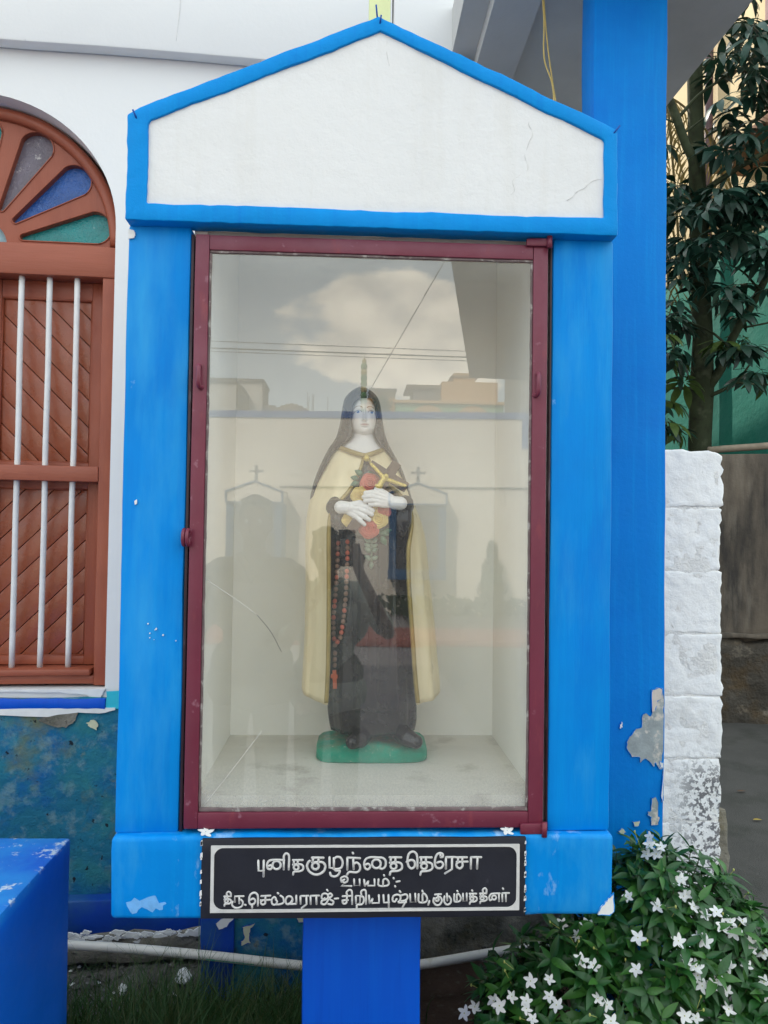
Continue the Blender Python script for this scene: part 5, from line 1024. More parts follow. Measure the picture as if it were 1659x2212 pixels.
# flowers
def flower_mesh(name, seed):
    r_ = random.Random(seed); V = []; F = []
    for k in range(5):
        a0 = 2*math.pi*k/5+r_.uniform(-.1, .1); ca_, sa_ = math.cos(a0), math.sin(a0); b = len(V); cup = r_.uniform(-.05, .25)
        for i in range(6):
            t = i/5; ln = .06+.94*t; w_ = .33*math.sin(math.pi*(t*.80+.10))**.9*(1-.1*t); sk = .30*t*t
            for s_ in (-1, 0, 1): x, y = ln, s_*w_+sk; V.append((x*ca_-y*sa_, x*sa_+y*ca_, cup*t*t*1.0-.10*abs(s_)*w_+.06*s_*t))
        for i in range(5):
            for j in range(2): q = b+i*3+j; F.append((q, q+1, q+4, q+3))
    me = bpy.data.meshes.new(name); me.from_pydata(V, [], F); me.materials.append(petal_m)
    for p in me.polygons: p.use_smooth = True
    return me
fmes = [flower_mesh('flower', s_) for s_ in range(4)]
gt = G(); gt.tube([(0, 0, 0), (0, 0, -1.1)], [.08, .05], 6, False); gt.ball((0, 0, .02), .09, 8, 5); tube_me = gt.make('tmp', bud_m).data; bpy.data.objects.remove(bpy.data.objects['tmp'])
for i, p in enumerate(FLOWERS):
    p = Vector(p); toc = (CAM-p).normalized(); nrm = (toc*.75+Vector((rs.gauss(0, .35), rs.gauss(0, .2), .45+rs.gauss(0, .3)))).normalized(); pos = p+toc*.02
    M3 = basis(nrm.orthogonal(), nrm) if abs(nrm.z) > .999 else basis(nrm.cross(Vector((0, 0, 1))), nrm)
    M3 = M3 @ Matrix.Rotation(rs.uniform(0, 6.28), 3, 'Z'); s_ = rs.uniform(.0130, .0190)
    f_ = put('flower', fmes[i % 4], bu, pos, M3, s_, BU); t_ = bpy.data.objects.new('flower_tube', tube_me); C.objects.link(t_); t_.parent = f_
buds = G()
for _ in range(110):
    p, ax, nrm = rs.choice(shoots); q = p+ax*rs.uniform(.01, .04)+Vector((rs.gauss(0, .01), rs.gauss(0, .01), 0)); buds.tube([p-BU, q-BU], .0007, 4, False); buds.ball(q-BU, (.0026, .0026, .004), 6, 5)
tag(buds.make('buds', bud_m, bu), kind='stuff')
# fallen flowers on the plinth ledge
for (x, z, lb) in ((-0.334, .8165, 'wilted white flower lying on the ledge under the door, left end'), (0.300, .8165, 'fresh white flower lying on the ledge below the door hinge')):
    f_ = bpy.data.objects.new('fallen_flower', fmes[1 if x < 0 else 2].copy()); C.objects.link(f_); f_.location = (x, -0.014, z+.004); f_.scale = (.017, .012, .012); f_.rotation_euler = (R(38), R(8), .4); tag(f_, lb, 'flower', 'fallen flowers on the shrine ledge')
# ------------------------------------------------------------------ grass
gr = [G(), G()]; rs = random.Random(5)
for i in range(5200):
    cx_, cy_, sx, sy, h0 = rs.choice(((-.72, .52, .14, .10, .16), (-.50, .50, .10, .09, .20), (-.33, .48, .12, .10, .15), (-.20, .52, .08, .08, .17), (-.9, .5, .1, .1, .12), (-.42, .62, .2, .05, .12)))
    x, y = rs.gauss(cx_, sx), rs.gauss(cy_, sy)
    if x > -.145 and .03 < y < .4: continue
    if y > .80 or x < -.99: continue
    if y < .36 and x < -.72: continue
    h = h0*rs.uniform(.4, 1.4)*(1.35 if rs.random() < .05 else 1); lx, ly = rs.gauss(0, .4)*h, rs.gauss(0, .35)*h; w_ = rs.uniform(.0008, .0018); V = []; 
    for k in range(4):
        t = k/3; px, py, pz = x+lx*t*t, y+ly*t*t, h*t*(1-.12*t); ww = w_*(1-t)**.6+.0001; V += [(px-ww, py, pz), (px+ww, py, pz)]
    gr[rs.random() < .25].add(V, [(0, 1, 3, 2), (2, 3, 5, 4), (4, 5, 7, 6)])
tag(gr[0].make('grass', mat('dark grass', (0.030, 0.085, 0.018), .6, .3, 6, 0, transl=.15)), 'dark grass tufts growing left of the shrine pedestal', 'grass', kind='stuff')
tag(gr[1].make('dry_grass', mat('olive grass', (0.075, 0.095, 0.028), .6, .3, 6, 0, transl=.15)), 'olive blades mixed into the grass left of the pedestal', 'grass', kind='stuff')
# fallen leaves on the asphalt
for (x, y, s_, c_, lb) in ((2.05, 2.23, .05, (0.42, 0.30, 0.05), 'yellow fallen leaf on the asphalt lane'), (2.19, 2.66, .06, (0.10, 0.055, 0.03), 'brown curled fallen leaf on the asphalt lane')):
    V, F = LM[2]; o = mk('fallen_leaf', [(v[0]*s_, v[1]*s_*1.2, v[2]*s_+.006) for v in V], F, mat(lb, c_, .7, .2, 30, 0), None, True); o.location = (x, y, 0); o.rotation_euler = (0, 0, rs.uniform(-.4, .4)); tag(o, lb, 'leaf', 'fallen leaves')
# ------------------------------------------------------------------ tree behind the wall
tr = thing('tree', 'broad tree with drooping hand-shaped leaves rising behind the boundary wall', 'tree', (3.15, 5.2, 0)); TR = Vector((3.15, 5.2, 0))
rs = random.Random(21)
g = G(); g.tube([wob(q, .012, 1.5) for q in [(3.15, 5.2, 0), (3.155, 5.2, 1.2), (3.156, 5.2, 2.33), (3.165, 5.2, 2.8), (3.17, 5.2, 3.27), (3.14, 5.2, 4.2), (3.11, 5.2, 5.17), (3.09, 5.2, 5.75), (3.07, 5.2, 7.0), (3.0, 5.2, 8.2)]], [.13, .115, .10, .105, .088, .08, .070, .068, .055, .03], 16); g.make('trunk', bark, tr, True, tuple(TR))
limb_tips = []
for pts, r0_, r1_ in (([(3.15, 5.17, 2.72), (3.299, 5.1, 2.979), (3.403, 5.1, 3.249), (3.538, 5.1, 3.479), (3.664, 5.1, 3.71), (3.80, 5.05, 4.05), (4.0, 5, 4.6)], .045, .026), ([(3.2, 5.12, 2.72), (3.352, 5.1, 2.796), (3.456, 5.1, 2.87), (3.508, 5.1, 2.933), (3.56, 5.08, 3.02)], .019, .008), ([(3.435, 5.1, 2.845), (3.734, 5.1, 2.834), (3.95, 5.05, 2.86)], .011, .006),
                      ([(3.1, 5.16, 2.78), (2.998, 5.1, 2.783), (2.806, 5.1, 2.786), (2.6, 5.0, 2.83)], .018, .010), ([(3.36, 5.08, 3.16), (3.166, 5.0, 3.268), (3.012, 5.0, 3.335), (2.85, 4.95, 3.36)], .012, .006), ([(3.36, 5.08, 3.03), (3.507, 5.0, 3.075), (3.677, 5.0, 3.119), (3.9, 4.95, 3.16)], .012, .006), ([(3.5, 5.06, 3.34), (3.677, 5.0, 3.368), (3.9, 4.95, 3.42)], .010, .006),
                      ([(3.64, 5.08, 3.69), (3.453, 5.0, 3.815), (3.319, 5.0, 3.882)], .012, .005), ([(3.13, 5.15, 4.55), (2.979, 5.0, 4.826), (2.923, 5.0, 4.944), (2.848, 5.0, 5.153), (2.763, 5.0, 5.371), (2.66, 5, 5.7)], .040, .034), ([(2.857, 5.0, 5.20), (3.033, 5.0, 5.401), (3.2, 5.0, 5.528), (3.414, 5.0, 5.695), (3.65, 4.95, 5.85)], .016, .008), ([(2.90, 5.0, 5.05), (3.089, 5.0, 5.2), (3.201, 5.0, 5.287)], .010, .005), ([(3.15, 5.12, 4.6), (3.389, 5.0, 4.75), (3.669, 5.0, 4.927), (3.95, 4.9, 5.1)], .028, .018), ([(2.85, 5.02, 5.15), (2.75, 5, 5.17), (2.6, 4.98, 5.22)], .008, .005)):
    g = G(); g.tube(smoothline(pts, 5), [r0_+(r1_-r0_)*i/((len(pts)-1)*5) for i in range((len(pts)-1)*5+1)], 10); g.make('limb', bark, tr, True, tuple(TR))
tl_m = [mat('dark palmate leaf', (0.009, 0.034, 0.020), .42, .35, 4, .1, 40, .4, transl=.12), mat('blue green palmate leaf', (0.018, 0.062, 0.045), .38, .3, 4, .1, 40, .4, transl=.12), mat('yellow green palmate leaf', (0.06, 0.10, 0.02), .45, .3, 4, .1, 40, .4, transl=.25)]  # third tone is a yellow-green leaf, mixed in among the lower ones
def palmate(seed):
    r_ = random.Random(seed); V = []; F = []; n = r_.choice((6, 7, 7))
    for k in range(n):
        a = (k-(n-1)/2)*R(250/(n-1))+r_.uniform(-.1, .1); ln = (.95-.22*abs(k-(n-1)/2)/(n/2))*r_.uniform(.9, 1.08); dr_ = r_.uniform(.35, .8); b = len(V)
        for i in range(7):
            t = i/6; w_ = .17*ln*math.sin(math.pi*t**1.25)**.85 if 0 < t < 1 else .008; rr = .10+ln*t*.95
            for s_ in (-1, 0, 1):
                x = rr*math.cos(a)-s_*w_*math.sin(a); y = rr*math.sin(a)+s_*w_*math.cos(a); V.append((x, y, -dr_*t*t*ln+.25*abs(s_)*w_))
        for i in range(6):
            for j in range(2): q = b+i*3+j; F.append((q, q+1, q+4, q+3))
    V0 = len(V); gq = G(); gq.V = V; gq.F = F; gq.tube([(0.05, 0, 0), (-.4, 0, .05), (-.85, 0, -.10)], .012, 5, False); return gq
pm = []
for s_ in range(6):
    gq = palmate(s_)
    for m in tl_m:
        me = bpy.data.meshes.new('leaf'); me.from_pydata([tuple(v) for v in gq.V], [], gq.F); me.materials.append(m)
        for p in me.polygons: p.use_smooth = True
        pm.append(me)
CL = [(1620, 60, 45, 60, 16), (1590, 130, 50, 40, 10), (1640, 170, 30, 60, 11), (1570, 235, 22, 36, 5), (1605, 320, 36, 36, 9), (1545, 330, 25, 20, 3), (1640, 400, 25, 40, 8), (1460, 425, 20, 22, 7), (1530, 430, 36, 26, 15), (1590, 432, 40, 28, 17), (1640, 445, 25, 40, 11), (1475, 555, 28, 42, 16), (1540, 520, 20, 40, 7), (1600, 520, 40, 32, 12), (1640, 540, 20, 36, 7), (1545, 608, 18, 22, 4), (1594, 623, 22, 26, 6), (1594, 662, 14, 18, 3), (1460, 690, 22, 32, 9), (1460, 755, 24, 36, 9), (1553, 750, 15, 16, 4), (1618, 750, 34, 16, 7), (1626, 802, 24, 16, 5), (1472, 820, 12, 10, 2), (1453, 905, 22, 34, 9), (1700, 200, 40, 150, 14), (1700, 500, 40, 150, 12), (1400, 600, 40, 250, 14), (1600, -80, 80, 60, 14)]
for (u, v, ru, rv, cnt) in CL:
    for _ in range(cnt):
        uu, vv = rs.gauss(u, ru*.62), rs.gauss(v, rv*.62); y = 5.0+rs.uniform(-.45, .35); k = (1.65+y)/6.65
        x = 2.787+(uu-1450)*.00423; z = 5.208-(vv-250)*.00416; pos = Vector((-.05+(x+.05)*k, y, 1.45+(z-1.45)*k))
        a = rs.uniform(0, 6.28); d = Vector((math.cos(a), math.sin(a)-.35, rs.uniform(-.55, .05))).normalized(); nrm = Vector((rs.gauss(0, .25), -.35+rs.gauss(0, .25), 1)).normalized()
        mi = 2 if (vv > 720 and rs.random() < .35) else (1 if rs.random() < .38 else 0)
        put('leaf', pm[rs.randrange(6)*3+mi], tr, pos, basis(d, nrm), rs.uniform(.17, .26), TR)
pf = thing('palm', 'palm with thin drooping yellowish fronds showing beside the column', 'palm', (2.75, 5.9, 0)); PF = Vector((2.75, 5.9, 0)); frond_m = mat('straw frond', (0.22, 0.17, 0.06), .6, .3, 5, 0, transl=.2)
g = G(); g.tube([(0, 0, 0), (.02, 0, 3), (.0, 0, 5.9)], [.11, .09, .07], 12); g.make('trunk', bark, pf)
for k, (dx, dz) in enumerate(((.9, -.8), (.7, -1.5), (.35, -1.9), (.62, -1.1), (.2, -2.3), (.48, -1.9))):
    g = G(); pts = smoothline([(0, 0, 5.8), (dx*.45, -.1*k*.5, 5.9), (dx*.85, -.1, 5.8+dz*.4), (dx, -.12, 5.8+dz)], 10); g.tube(pts, .012, 6)
    for i, p in enumerate(pts[8:]):
        for s_ in (-1, 1):
            q = Vector(p)+Vector((s_*.12, rs.uniform(-.05, .05), -.28)); m_ = (Vector(p)+q)/2+Vector((s_*.02, 0, .02)); g.add([p, m_+Vector((.012, 0, 0)), q, m_-Vector((.012, 0, 0))], [(0, 1, 2, 3)])
    g.make('frond', frond_m, pf)
# ================================================================== across the courtyard (seen in the glass)
far_white = mat('sunlit compound wall paint', (0.84, 0.76, 0.64), 0.8, 0.04, 1, 0.2, 20, 0.2); cop_m = mat('compound wall blue coping', (0.0, 0.09, 0.36), 0.6, 0.1, 3, 0.2, 20)
peach = mat('peach house paint', (0.72, 0.46, 0.22), .8, .06, 1, .2, 10, .2); mint = mat('mint house paint', (0.30, 0.55, 0.33), .8, .06, 1, .2, 10, .2); brickb = mat('brown house wall', (0.24, 0.19, 0.14), .9, .2, 3, .3, 10, .2); offw = mat('off white house', (0.62, 0.58, 0.52), .8, .05, 1, .2, 10, .2); greyb = mat('grey concrete house', (0.20, 0.19, 0.18), .9, .15, 1, .2, 10, .2); ochre = mat('ochre house paint', (0.60, 0.30, 0.06), .8, .06, 1, .2, 10, .2)
farblue = mat('faded far shrine blue', (0.05, 0.13, 0.26), .7, .1, 3, .1, 20, .15)
leafb = mat('clipped shrub green', (0.03, 0.07, 0.025), .7, .4, 9, .5, 30, .2)
cw = thing('compound_wall', 'long white compound wall with blue coping, seen reflected in the door glass', 'wall', (0, -12.47, 0), math.atan(.09))
box('wall_face', -11, 8, -0.25, 0, -0.03, 3.54, far_white, cw, 0.0); box('coping', -11, 8, -0.28, 0.03, 3.541, 3.66, cop_m, cw, 0.0); box('blue_panel', 3.12, 3.36, 0.001, 0.02, 3.0, 3.53, cop_m, cw, 0)
g = G(); g.tube([(-1.3, .03, 2.26), (8, .03, 2.31)], .018, 6); g.make('conduit', greyb, cw)
def small_shrine(x, lb):
    s_ = thing('reflected_shrine', lb, 'shrine', (x, -12.15+.09*x, 0), math.atan(.09), 'shrines along the compound wall')
    for a in (-.50, .37): box('pillar', a, a+.13, -.25, .22, .80, 1.93, farblue, s_, .004)
    box('plinth', -.51, .51, -.27, .24, .62, .799, farblue, s_, .004); box('pedestal', -.13, .13, -.2, .15, -.03, .62, farblue, s_, .004); box('niche_back', -.369, .369, -.26, -.22, .80, 1.93, niche_m, s_, 0)
    out = [(-.52, 1.931), (-.52, 2.15), (0, 2.34), (.52, 2.15), (.52, 1.931)]; inn = [(-.487, 1.958), (-.487, 2.128), (0, 2.305), (.487, 2.128), (.487, 1.958)]
    prism('pediment', [(a*.99, b-.005) for a, b in out], -.25, .232, far_white, s_, 0)
    V = [(a, y, b) for y in (.255, .2) for a, b in out]+[(a, y, b) for y in (.255, .2) for a, b in inn]; F = []
    for i in range(5): j = (i+1) % 5; F += [(i, j, 10+j, 10+i), (i, 5+i, 5+j, j), (10+j, 15+j, 15+i, 10+i)]
    mk('pediment_border', V, F, farblue, s_); box('cross_post', -.028, .028, .05, .1, 2.33, 2.62, greyb, s_, 0); box('cross_arm', -.13, .13, .051, .099, 2.49, 2.535, greyb, s_, 0)
    box('glass_door', -.369, .369, .19, .2, .80, 1.93, mat('dim far glass', (.10, .10, .11), .1, .05, 3, 0, 10, .6), s_, 0)
small_shrine(-1.685, 'shrine across the courtyard, reflected left of the statue behind the man'); small_shrine(1.205, 'shrine across the courtyard, reflected over the right side of the cloak')
cy_ = thing('cypress', 'small cone shaped cypress by the compound wall, reflected right of the statue', 'cypress', (2.5, -11.75, 0)); rs = random.Random(9); g = G()
for i in range(1500):
    z = rs.random()**1.3*1.22+.06; rr = .30*(1-(z/1.32))**.7*(.75+.25*rs.random())*(1+.25*math.sin(z*17)); a = rs.uniform(0, 6.28); p = Vector((rr*math.cos(a), rr*math.sin(a), z)); q = p+Vector((math.cos(a)*.05, math.sin(a)*.05, rs.uniform(.03, .10))); n_ = Vector((-math.sin(a), math.cos(a), 0))*.018; g.add([p-n_, p+n_, q], [(0, 1, 2)])
g.ball((0, 0, .5), (.2, .2, .5), 10, 8); g.make('crown', leafb, cy_, False); g = G(); g.tube([(0, 0, -.03), (0, 0, .3)], .03, 8); g.make('trunk', bark, cy_)
g = G()
for i in range(2600):
    x = rs.uniform(-8, 7); y = -11.9+.09*x+rs.gauss(0, .18); z = rs.uniform(0, .28); g.add([(x, y, z), (x+rs.uniform(-.09, .09), y+.03, z+.10), (x+.09, y-.03, z+rs.uniform(-.02, .07))], [(0, 1, 2)])
tag(g.make('hedge', leafb, None, False), 'low dark planting along the foot of the compound wall', 'hedge', kind='stuff')
k_ = box('red_kerb', -9, 8, -0.7, 0.6, -0.025, 0.07, mat('red kerb paint', (0.30, 0.085, 0.065), .7, .12, 3, .2, 20), None, 0.01); k_.location = (0, -8.9, 0); k_.rotation_euler = (0, 0, math.atan(.07)); tag(k_, kind='structure')
# houses beyond the wall
h1 = thing('flat_roofed_house', 'pale stepped house with brown side wall and diamond emblem, reflected at left', 'house', (-5.5, -27, 0))
box('lower_wing', -2.5, 1.55, -1, 2, 0, 6.52, offw, h1, 0); box('lower_coping', -2.5, 1.62, -1.05, 2.08, 6.521, 6.62, greyb, h1, 0); box('upper_wing', -2.5, 2.1, -3, -1.01, 0, 7.15, offw, h1, 0); box('upper_coping', -2.5, 2.18, -3.05, -.9, 7.151, 7.26, greyb, h1, 0)
box('side_wall', 1.551, 1.60, -.99, 1.95, 0, 6.5, brickb, h1, 0); box('side_wall', 2.101, 2.15, -2.95, -1.02, 0, 7.13, brickb, h1, 0); box('stair_block', 2.151, 2.6, -2.5, -1.2, 0, 6.3, brickb, h1, 0)
mk('diamond_emblem', [(.15, -1.0, 6.72), (.42, -1.0, 7.0-.05), (.15, -1.0, 7.12+.02), (-.12, -1.0, 6.95)], [(0, 1, 2, 3)], mat('rose emblem', (.45, .25, .18), .8, .05, 3, 0), h1); h1.children[-1].location = (0, .004, 0)
h2 = thing('unfinished_house', 'low grey unfinished house with steel rods and a thatched mound, reflected beside the veil', 'house', (-1, -26, 0))
box('parapet', -2.3, 2.0, -1, .5, 0, 5.62, greyb, h2, 0); box('chimney_block', .45, .75, -.5, 0, 5.62, 5.75, greyb, h2, 0)
g = G()
for i in range(9):
    for j in range(2): g.caps((-1.8+.16*i, -.3+.3*j, 5.55), (-1.75+.16*i, -.3+.3*j, 5.60+.32*math.sin(math.pi*(i+.5)/9)), .14, .12, 8)
g.make('thatch', brickb, h2)
for x, h in ((-.55, 6.45), (-.50, 6.3), (-.38, 6.38), (-.33, 6.36), (.18, 6.28), (.3, 5.85), (.4, 5.8)):
    g = G(); g.tube([(x, 0, 5.6), (x+.01, 0, h)], .014, 5); g.make('rebar', greyb, h2)
mi_ = thing('minaret', 'slender banded green and yellow minaret, reflected above the statue head', 'tower', (0.455, -25, 0)); zz = 4.5; kk = 0
mgreen = mat('minaret green', (.10, .26, .08), .7, .1, 5, 0); myel = mat('minaret yellow', (.55, .45, .16), .7, .1, 5, 0)
while zz < 7.2:
    g = G(); g.tube([(0, 0, zz), (0, 0, zz+.03), (0, 0, zz+.10), (0, 0, zz+.17), (0, 0, zz+.199)], [.085, .105, .118, .105, .085], 14); g.make('ring', mgreen if kk % 3 else myel, mi_); zz += .2; kk += 1
g = G(); g.ball((0, 0, zz+.08), (.08, .08, .10), 12, 8); g.tube([(0, 0, zz+.15), (0, 0, zz+.36)], [.03, .003], 8); g.make('finial', myel, mi_); g = G(); g.tube([(0, 0, -.03), (0, 0, 4.499)], .12, 14); g.make('shaft', mgreen, mi_)
h3 = thing('peach_house', 'peach and mint house with arched panels and roof tank, reflected at right', 'house', (4, -27, 0))
box('lower_wall', -2.4, 1.45, -1, 1.6, 0, 6.02, mint, h3, 0); box('cornice', -2.45, 1.5, -1, 1.75, 6.021, 6.12, peach, h3, 0); box('corner_wall', -3.4, -2.41, -1, 1.2, 0, 6.25, ochre, h3, 0); box('upper_room', -.7, 1.35, -2, 1.0, 6.121, 6.95, peach, h3, 0); box('roof_tank', -.2, .6, -1, .5, 6.951, 7.38, peach, h3, 0); box('tank_rim', -.3, .7, -1.05, .56, 7.20, 7.27, brickb, h3, 0)
for cx_ in (-1.25, .35):
    n_ = 16; pl = [(cx_+.62*math.cos(math.pi*i/n_), 5.45+.52*math.sin(math.pi*i/n_)) for i in range(n_+1)]; prism('arch_panel', pl, 1.601, 1.66, peach, h3, 0)
box('shed', -1.7, -.71, -1, .6, 6.121, 6.75, greyb, h3, 0); box('shed_roof', -1.95, -.70, -1.1, .75, 6.751, 6.86, brickb, h3, 0)
h4 = thing('grey_block_house', 'plain grey box of a house behind the veil top in the reflection', 'house', (1.25, -30, 0)); box('walls', -.45, .55, -1, 1, 0, 7.1, brickb, h4, 0); box('roof_edge', -.5, .6, -1.05, 1.06, 7.101, 7.2, greyb, h4, 0)
h5 = thing('tall_grey_house', 'tall grey brown house at the right edge of the reflection', 'house', (7.4, -24, 0)); box('walls', -2.0, 3, -1, 1.5, 0, 7.6, mat('grey brown house', (.30, .26, .22), .9, .1, 1, .2, 10), h5, 0); box('window', -1.55, -1.3, 1.501, 1.52, 5.7, 5.95, offw, h5, 0)
tb = thing('reflected_tree', 'dark round tree behind the wall, reflected at the veil top', 'tree', (.95, -22, 0)); g = G(); g.ball((0, 0, 5.2), (.22, .3, .40), 12, 8)
for i in range(500):
    a, b = rs.uniform(0, 6.28), rs.uniform(-1.4, 1.4); p = Vector((.25*math.cos(b)*math.cos(a), .32*math.cos(b)*math.sin(a), 5.2+.42*math.sin(b))); g.add([p, p+Vector((rs.gauss(0, .07), rs.gauss(0, .07), rs.gauss(0, .07))), p+Vector((rs.gauss(0, .07), 0, rs.gauss(0, .07)))], [(0, 1, 2)])
g.make('crown', leafb, tb, False); g = G(); g.tube([(0, 0, 0), (0, 0, 5)], .05, 8); g.make('trunk', bark, tb)
wm = mat('black service wire', (.03, .03, .03), .7, .1, 5, 0)
for k, (z0, z1, lb) in enumerate(((6.756, 6.654, 'topmost thin wire crossing the reflected sky'), (6.56, 6.483, 'middle thick wire crossing the reflected sky'), (6.469, 6.377, 'lowest wire crossing the reflected sky'))):
    g = G(); sl_ = (z1-z0)/7.25; g.tube([(x, -20, z0+sl_*(x+3.95)-.02*(1-(x/15)**2)) for x in range(-15, 16, 2)], .012 if k != 1 else .02, 5); tag(g.make('wire', wm), lb, 'wire', 'wires over the street')
g = G(); g.tube([(3.3, -20, 10.45), (2.603, -20, 9.187), (0.481, -20, 5.359)], .014, 5); tag(g.make('stay_wire', wm), 'slanting stay wire running down to the minaret in the reflection', 'wire')
# ------------------------------------------------------------------ two people in front of the shrine (seen in the glass)
skin_b = mat('brown skin', (0.16, 0.085, 0.055), .5, .06, 9, .1, 60, .4); hair_m = mat('black hair', (.008, .007, .007), .5, .2, 40, .5, 120, .4); eye_m = mat('eye white', (.6, .58, .55), .3, .02, 9, 0)
def person(lb, ox, oy, H, shirt_m, trouser_m, armL, armR, head_off=(0, 0), hunch=0.0):
    s_ = H/1.70; t = thing('person', lb, 'person', (ox, oy, 0)); V3 = lambda x, y, z: Vector((x*s_, y*s_, z*s_)); hx, hy = head_off
    g = G()
    for sg in (-1, 1):
        g.caps(V3(sg*.095, 0, .86), V3(sg*.10, .02, .48), .085*s_, .058*s_); g.caps(V3(sg*.10, .02, .48), V3(sg*.105, -.02, .09), .056*s_, .038*s_); g.caps(V3(sg*.105, -.03, .05), V3(sg*.12, .14, .035), .042*s_, .034*s_)
    g.caps(V3(-.07, 0, .90), V3(.07, 0, .90), .125*s_, .125*s_); g.caps(V3(0, -.01, .92), V3(0, -.01, 1.14), .125*s_, .135*s_); g.caps(V3(-.085, -.01, 1.18), V3(.085, -.01, 1.18), .125*s_, .125*s_); g.caps(V3(-.14, -.01, 1.33), V3(.14, -.01, 1.33), .072*s_, .072*s_)
    g.caps(V3(0, 0, 1.36), V3(hx*.6, hy*.6, 1.48), .058*s_, .054*s_)
    hc = V3(hx, hy, 1.575)
    g.ball(hc, (.074*s_, .092*s_, .118*s_), 16, 12); g.caps(hc+V3(0, .035, -.075), hc+V3(0, .045, -.06), .052*s_, .052*s_); g.caps(hc+V3(0, .088, .0), hc+V3(0, .106, -.028), .011*s_, .016*s_); g.caps(hc+V3(-.022, .086, -.062), hc+V3(.022, .086, -.062), .010*s_, .010*s_)
    for sg in (-1, 1): g.caps(hc+V3(sg*.076, -.005, .012), hc+V3(sg*.08, -.008, -.03), .014*s_, .010*s_)
    arms = G()
    for arm in (armL, armR):
        (sx, sy, sz), (ex, ey, ez), (wx, wy, wz), fdir = arm; A, E_, W_ = Vector((sx, sy, sz)), Vector((ex, ey, ez)), Vector((wx, wy, wz))
        g.caps(A, E_, .050*s_, .040*s_); g.caps(E_, W_, .040*s_, .027*s_); arms.caps(A, A.lerp(E_, .80), .064*s_, .060*s_)
        fd = Vector(fdir).normalized(); sd_ = fd.cross(Vector((0, 1, 0))); sd_ = sd_.normalized() if sd_.length > .1 else Vector((1, 0, 0)); pc = W_+fd*.05*s_
        g.caps(W_, pc+fd*.02*s_, .027*s_, .030*s_)
        for i in range(4):
            k0 = pc+fd*.03*s_+sd_*(i-1.5)*.019*s_; k1 = k0+fd*.034*s_*(1.1 if i in (1, 2) else .95)+Vector((0, .010, 0)); k2 = k1+fd*.022*s_+Vector((0, .022, 0))*s_; g.caps(k0, k1, .0095*s_, .0085*s_, 8); g.caps(k1, k2, .0085*s_, .0075*s_, 8)
        g.caps(pc-sd_*.024*s_-fd*.02*s_, pc-sd_*.048*s_+fd*.018*s_, .0105*s_, .0085*s_, 8)
    fuse('body', g, .008, 4, skin_b, t)
    g = G(); g.caps(V3(-.08, 0, .80), V3(.08, 0, .80), .142*s_, .142*s_); g.caps(V3(0, -.01, .90), V3(0, -.01, 1.14), .145*s_, .15*s_); g.caps(V3(-.09, -.01, 1.18), V3(.09, -.01, 1.18), .138*s_, .138*s_); g.caps(V3(-.15, -.01, 1.33), V3(.15, -.01, 1.33), .083*s_, .083*s_); g.V += []; b = len(g.V); g.add(arms.V, arms.F); fuse('shirt', g, .010, 5, shirt_m, t)
    g = G(); g.tube([V3(-.07, .03, 1.425), V3(-.03, .07, 1.37), V3(0, .11, 1.30), V3(.03, .07, 1.37), V3(.07, .03, 1.425)], .016*s_, 8); g.make('collar', shirt_m, t)
    g = G()
    for sg in (-1, 1): g.caps(V3(sg*.09, 0, .88), V3(sg*.10, .02, .48), .10*s_, .082*s_); g.caps(V3(sg*.10, .02, .48), V3(sg*.105, -.02, .10), .080*s_, .068*s_)
    g.caps(V3(-.07, 0, .90), V3(.07, 0, .90), .132*s_, .132*s_); fuse('trousers', g, .010, 5, trouser_m, t)
    g = G(); g.ball(hc+V3(0, -.018, .030), (.083*s_, .094*s_, .108*s_), 16, 12); g.V = [(x, y-.035*s_*max(0, (hc.z+.02*s_-z)/(.1*s_)), max(z, hc.z-.03*s_)) for x, y, z in g.V]
    for i in range(60):
        a = random.uniform(0, 6.28); rr = random.uniform(.01, .07); g.ball(hc+V3(rr*math.cos(a), -.01+rr*math.sin(a), .135-rr*.45), .016*s_, 6, 5)
    fuse('hair', g, .006, 2, hair_m, t)
    for sg in (-1, 1): g = G(); g.ball(hc+V3(sg*.030, .080, .008), .012*s_, 8, 6); g.make('eye', eye_m, t)
    return t
dk = mat('dark maroon shirt', (.035, .022, .028), .8, .1, 20, .2, 60); lt = mat('pale green shirt', (.40, .44, .36), .8, .08, 20, .2, 60); tr1 = mat('dark jeans', (.02, .025, .04), .85, .1, 20, .2, 60); tr2 = mat('olive trousers', (.035, .05, .03), .85, .1, 20, .2, 60)
person('person in dark open-collar shirt standing left, seen only in the glass', -0.475, -1.92, 1.60, dk, tr1, ((-.19, 0, 1.24), (-.25, -.02, .98), (-.24, .06, .76), (0, .2, -1)), ((.19, 0, 1.24), (.25, -.02, .98), (.24, .06, .76), (0, .2, -1)))
OX, OY = -0.13, -2.06
person('person in pale shirt holding up a phone, mirrored over the dark robe', OX, OY, 1.46, lt, tr2, ((-.165, 0, 1.135), (-.20, .20, .93), (-.005+.02, .372, 1.27), (.2, .15, 1)), ((.165, 0, 1.135), (.275, .17, .99), (.135, .372, 1.28), (-.25, .15, 1)), (-.02, .06))
ph = thing('phone', 'black smartphone held upright in front of the photographer, mirrored in the glass', 'phone', (-0.0497, -1.672, 1.30)); box('phone_body', -.037, .037, -.0045, .0045, 0, .158, mat('black phone glass', (.01, .01, .012), .2, .05, 9, 0), ph, .004)
g = G(); g.tube([(0, .0046, .150), (0, .0075, .150)], .006, 12); g.make('lens', iron, ph)

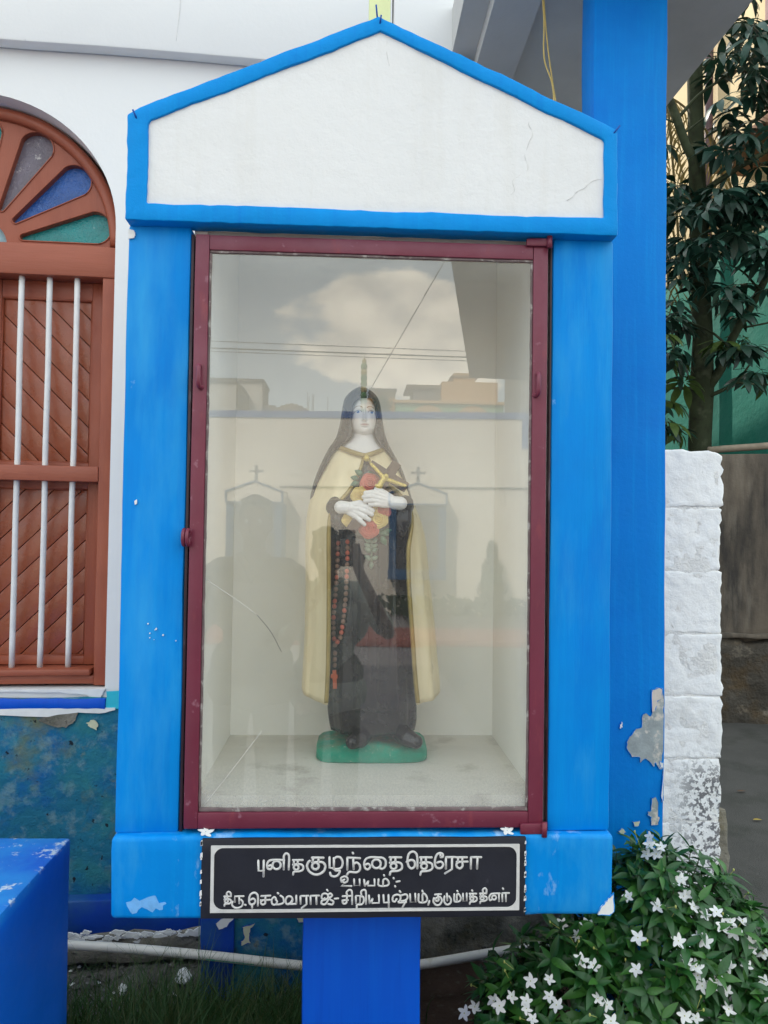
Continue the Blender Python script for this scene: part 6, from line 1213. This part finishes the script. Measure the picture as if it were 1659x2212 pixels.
ga = thing('gate_canopy', 'narrow grey concrete canopy over the gate path, reflected at upper right of the glass', 'canopy', (1.2, -4.7, 0))
pl = [(0.555, -2.95), (1.222, -6.41), (1.98, -6.5), (1.32, -2.9)]; V = [(x-1.2, y+4.7, z) for z in (3.10, 3.25) for x, y in pl]
mk('canopy_slab', V, [(0, 1, 2, 3), (7, 6, 5, 4)]+[(i, i+4, (i+1) % 4+4, (i+1) % 4) for i in range(4)], concrete, ga)
for x, y in ((1.22, -3.0), (1.86, -6.35)): box('post', x-1.2, x-1.2+.1, y+4.7, y+4.8, -.03, 3.099, blue_col, ga, .004)
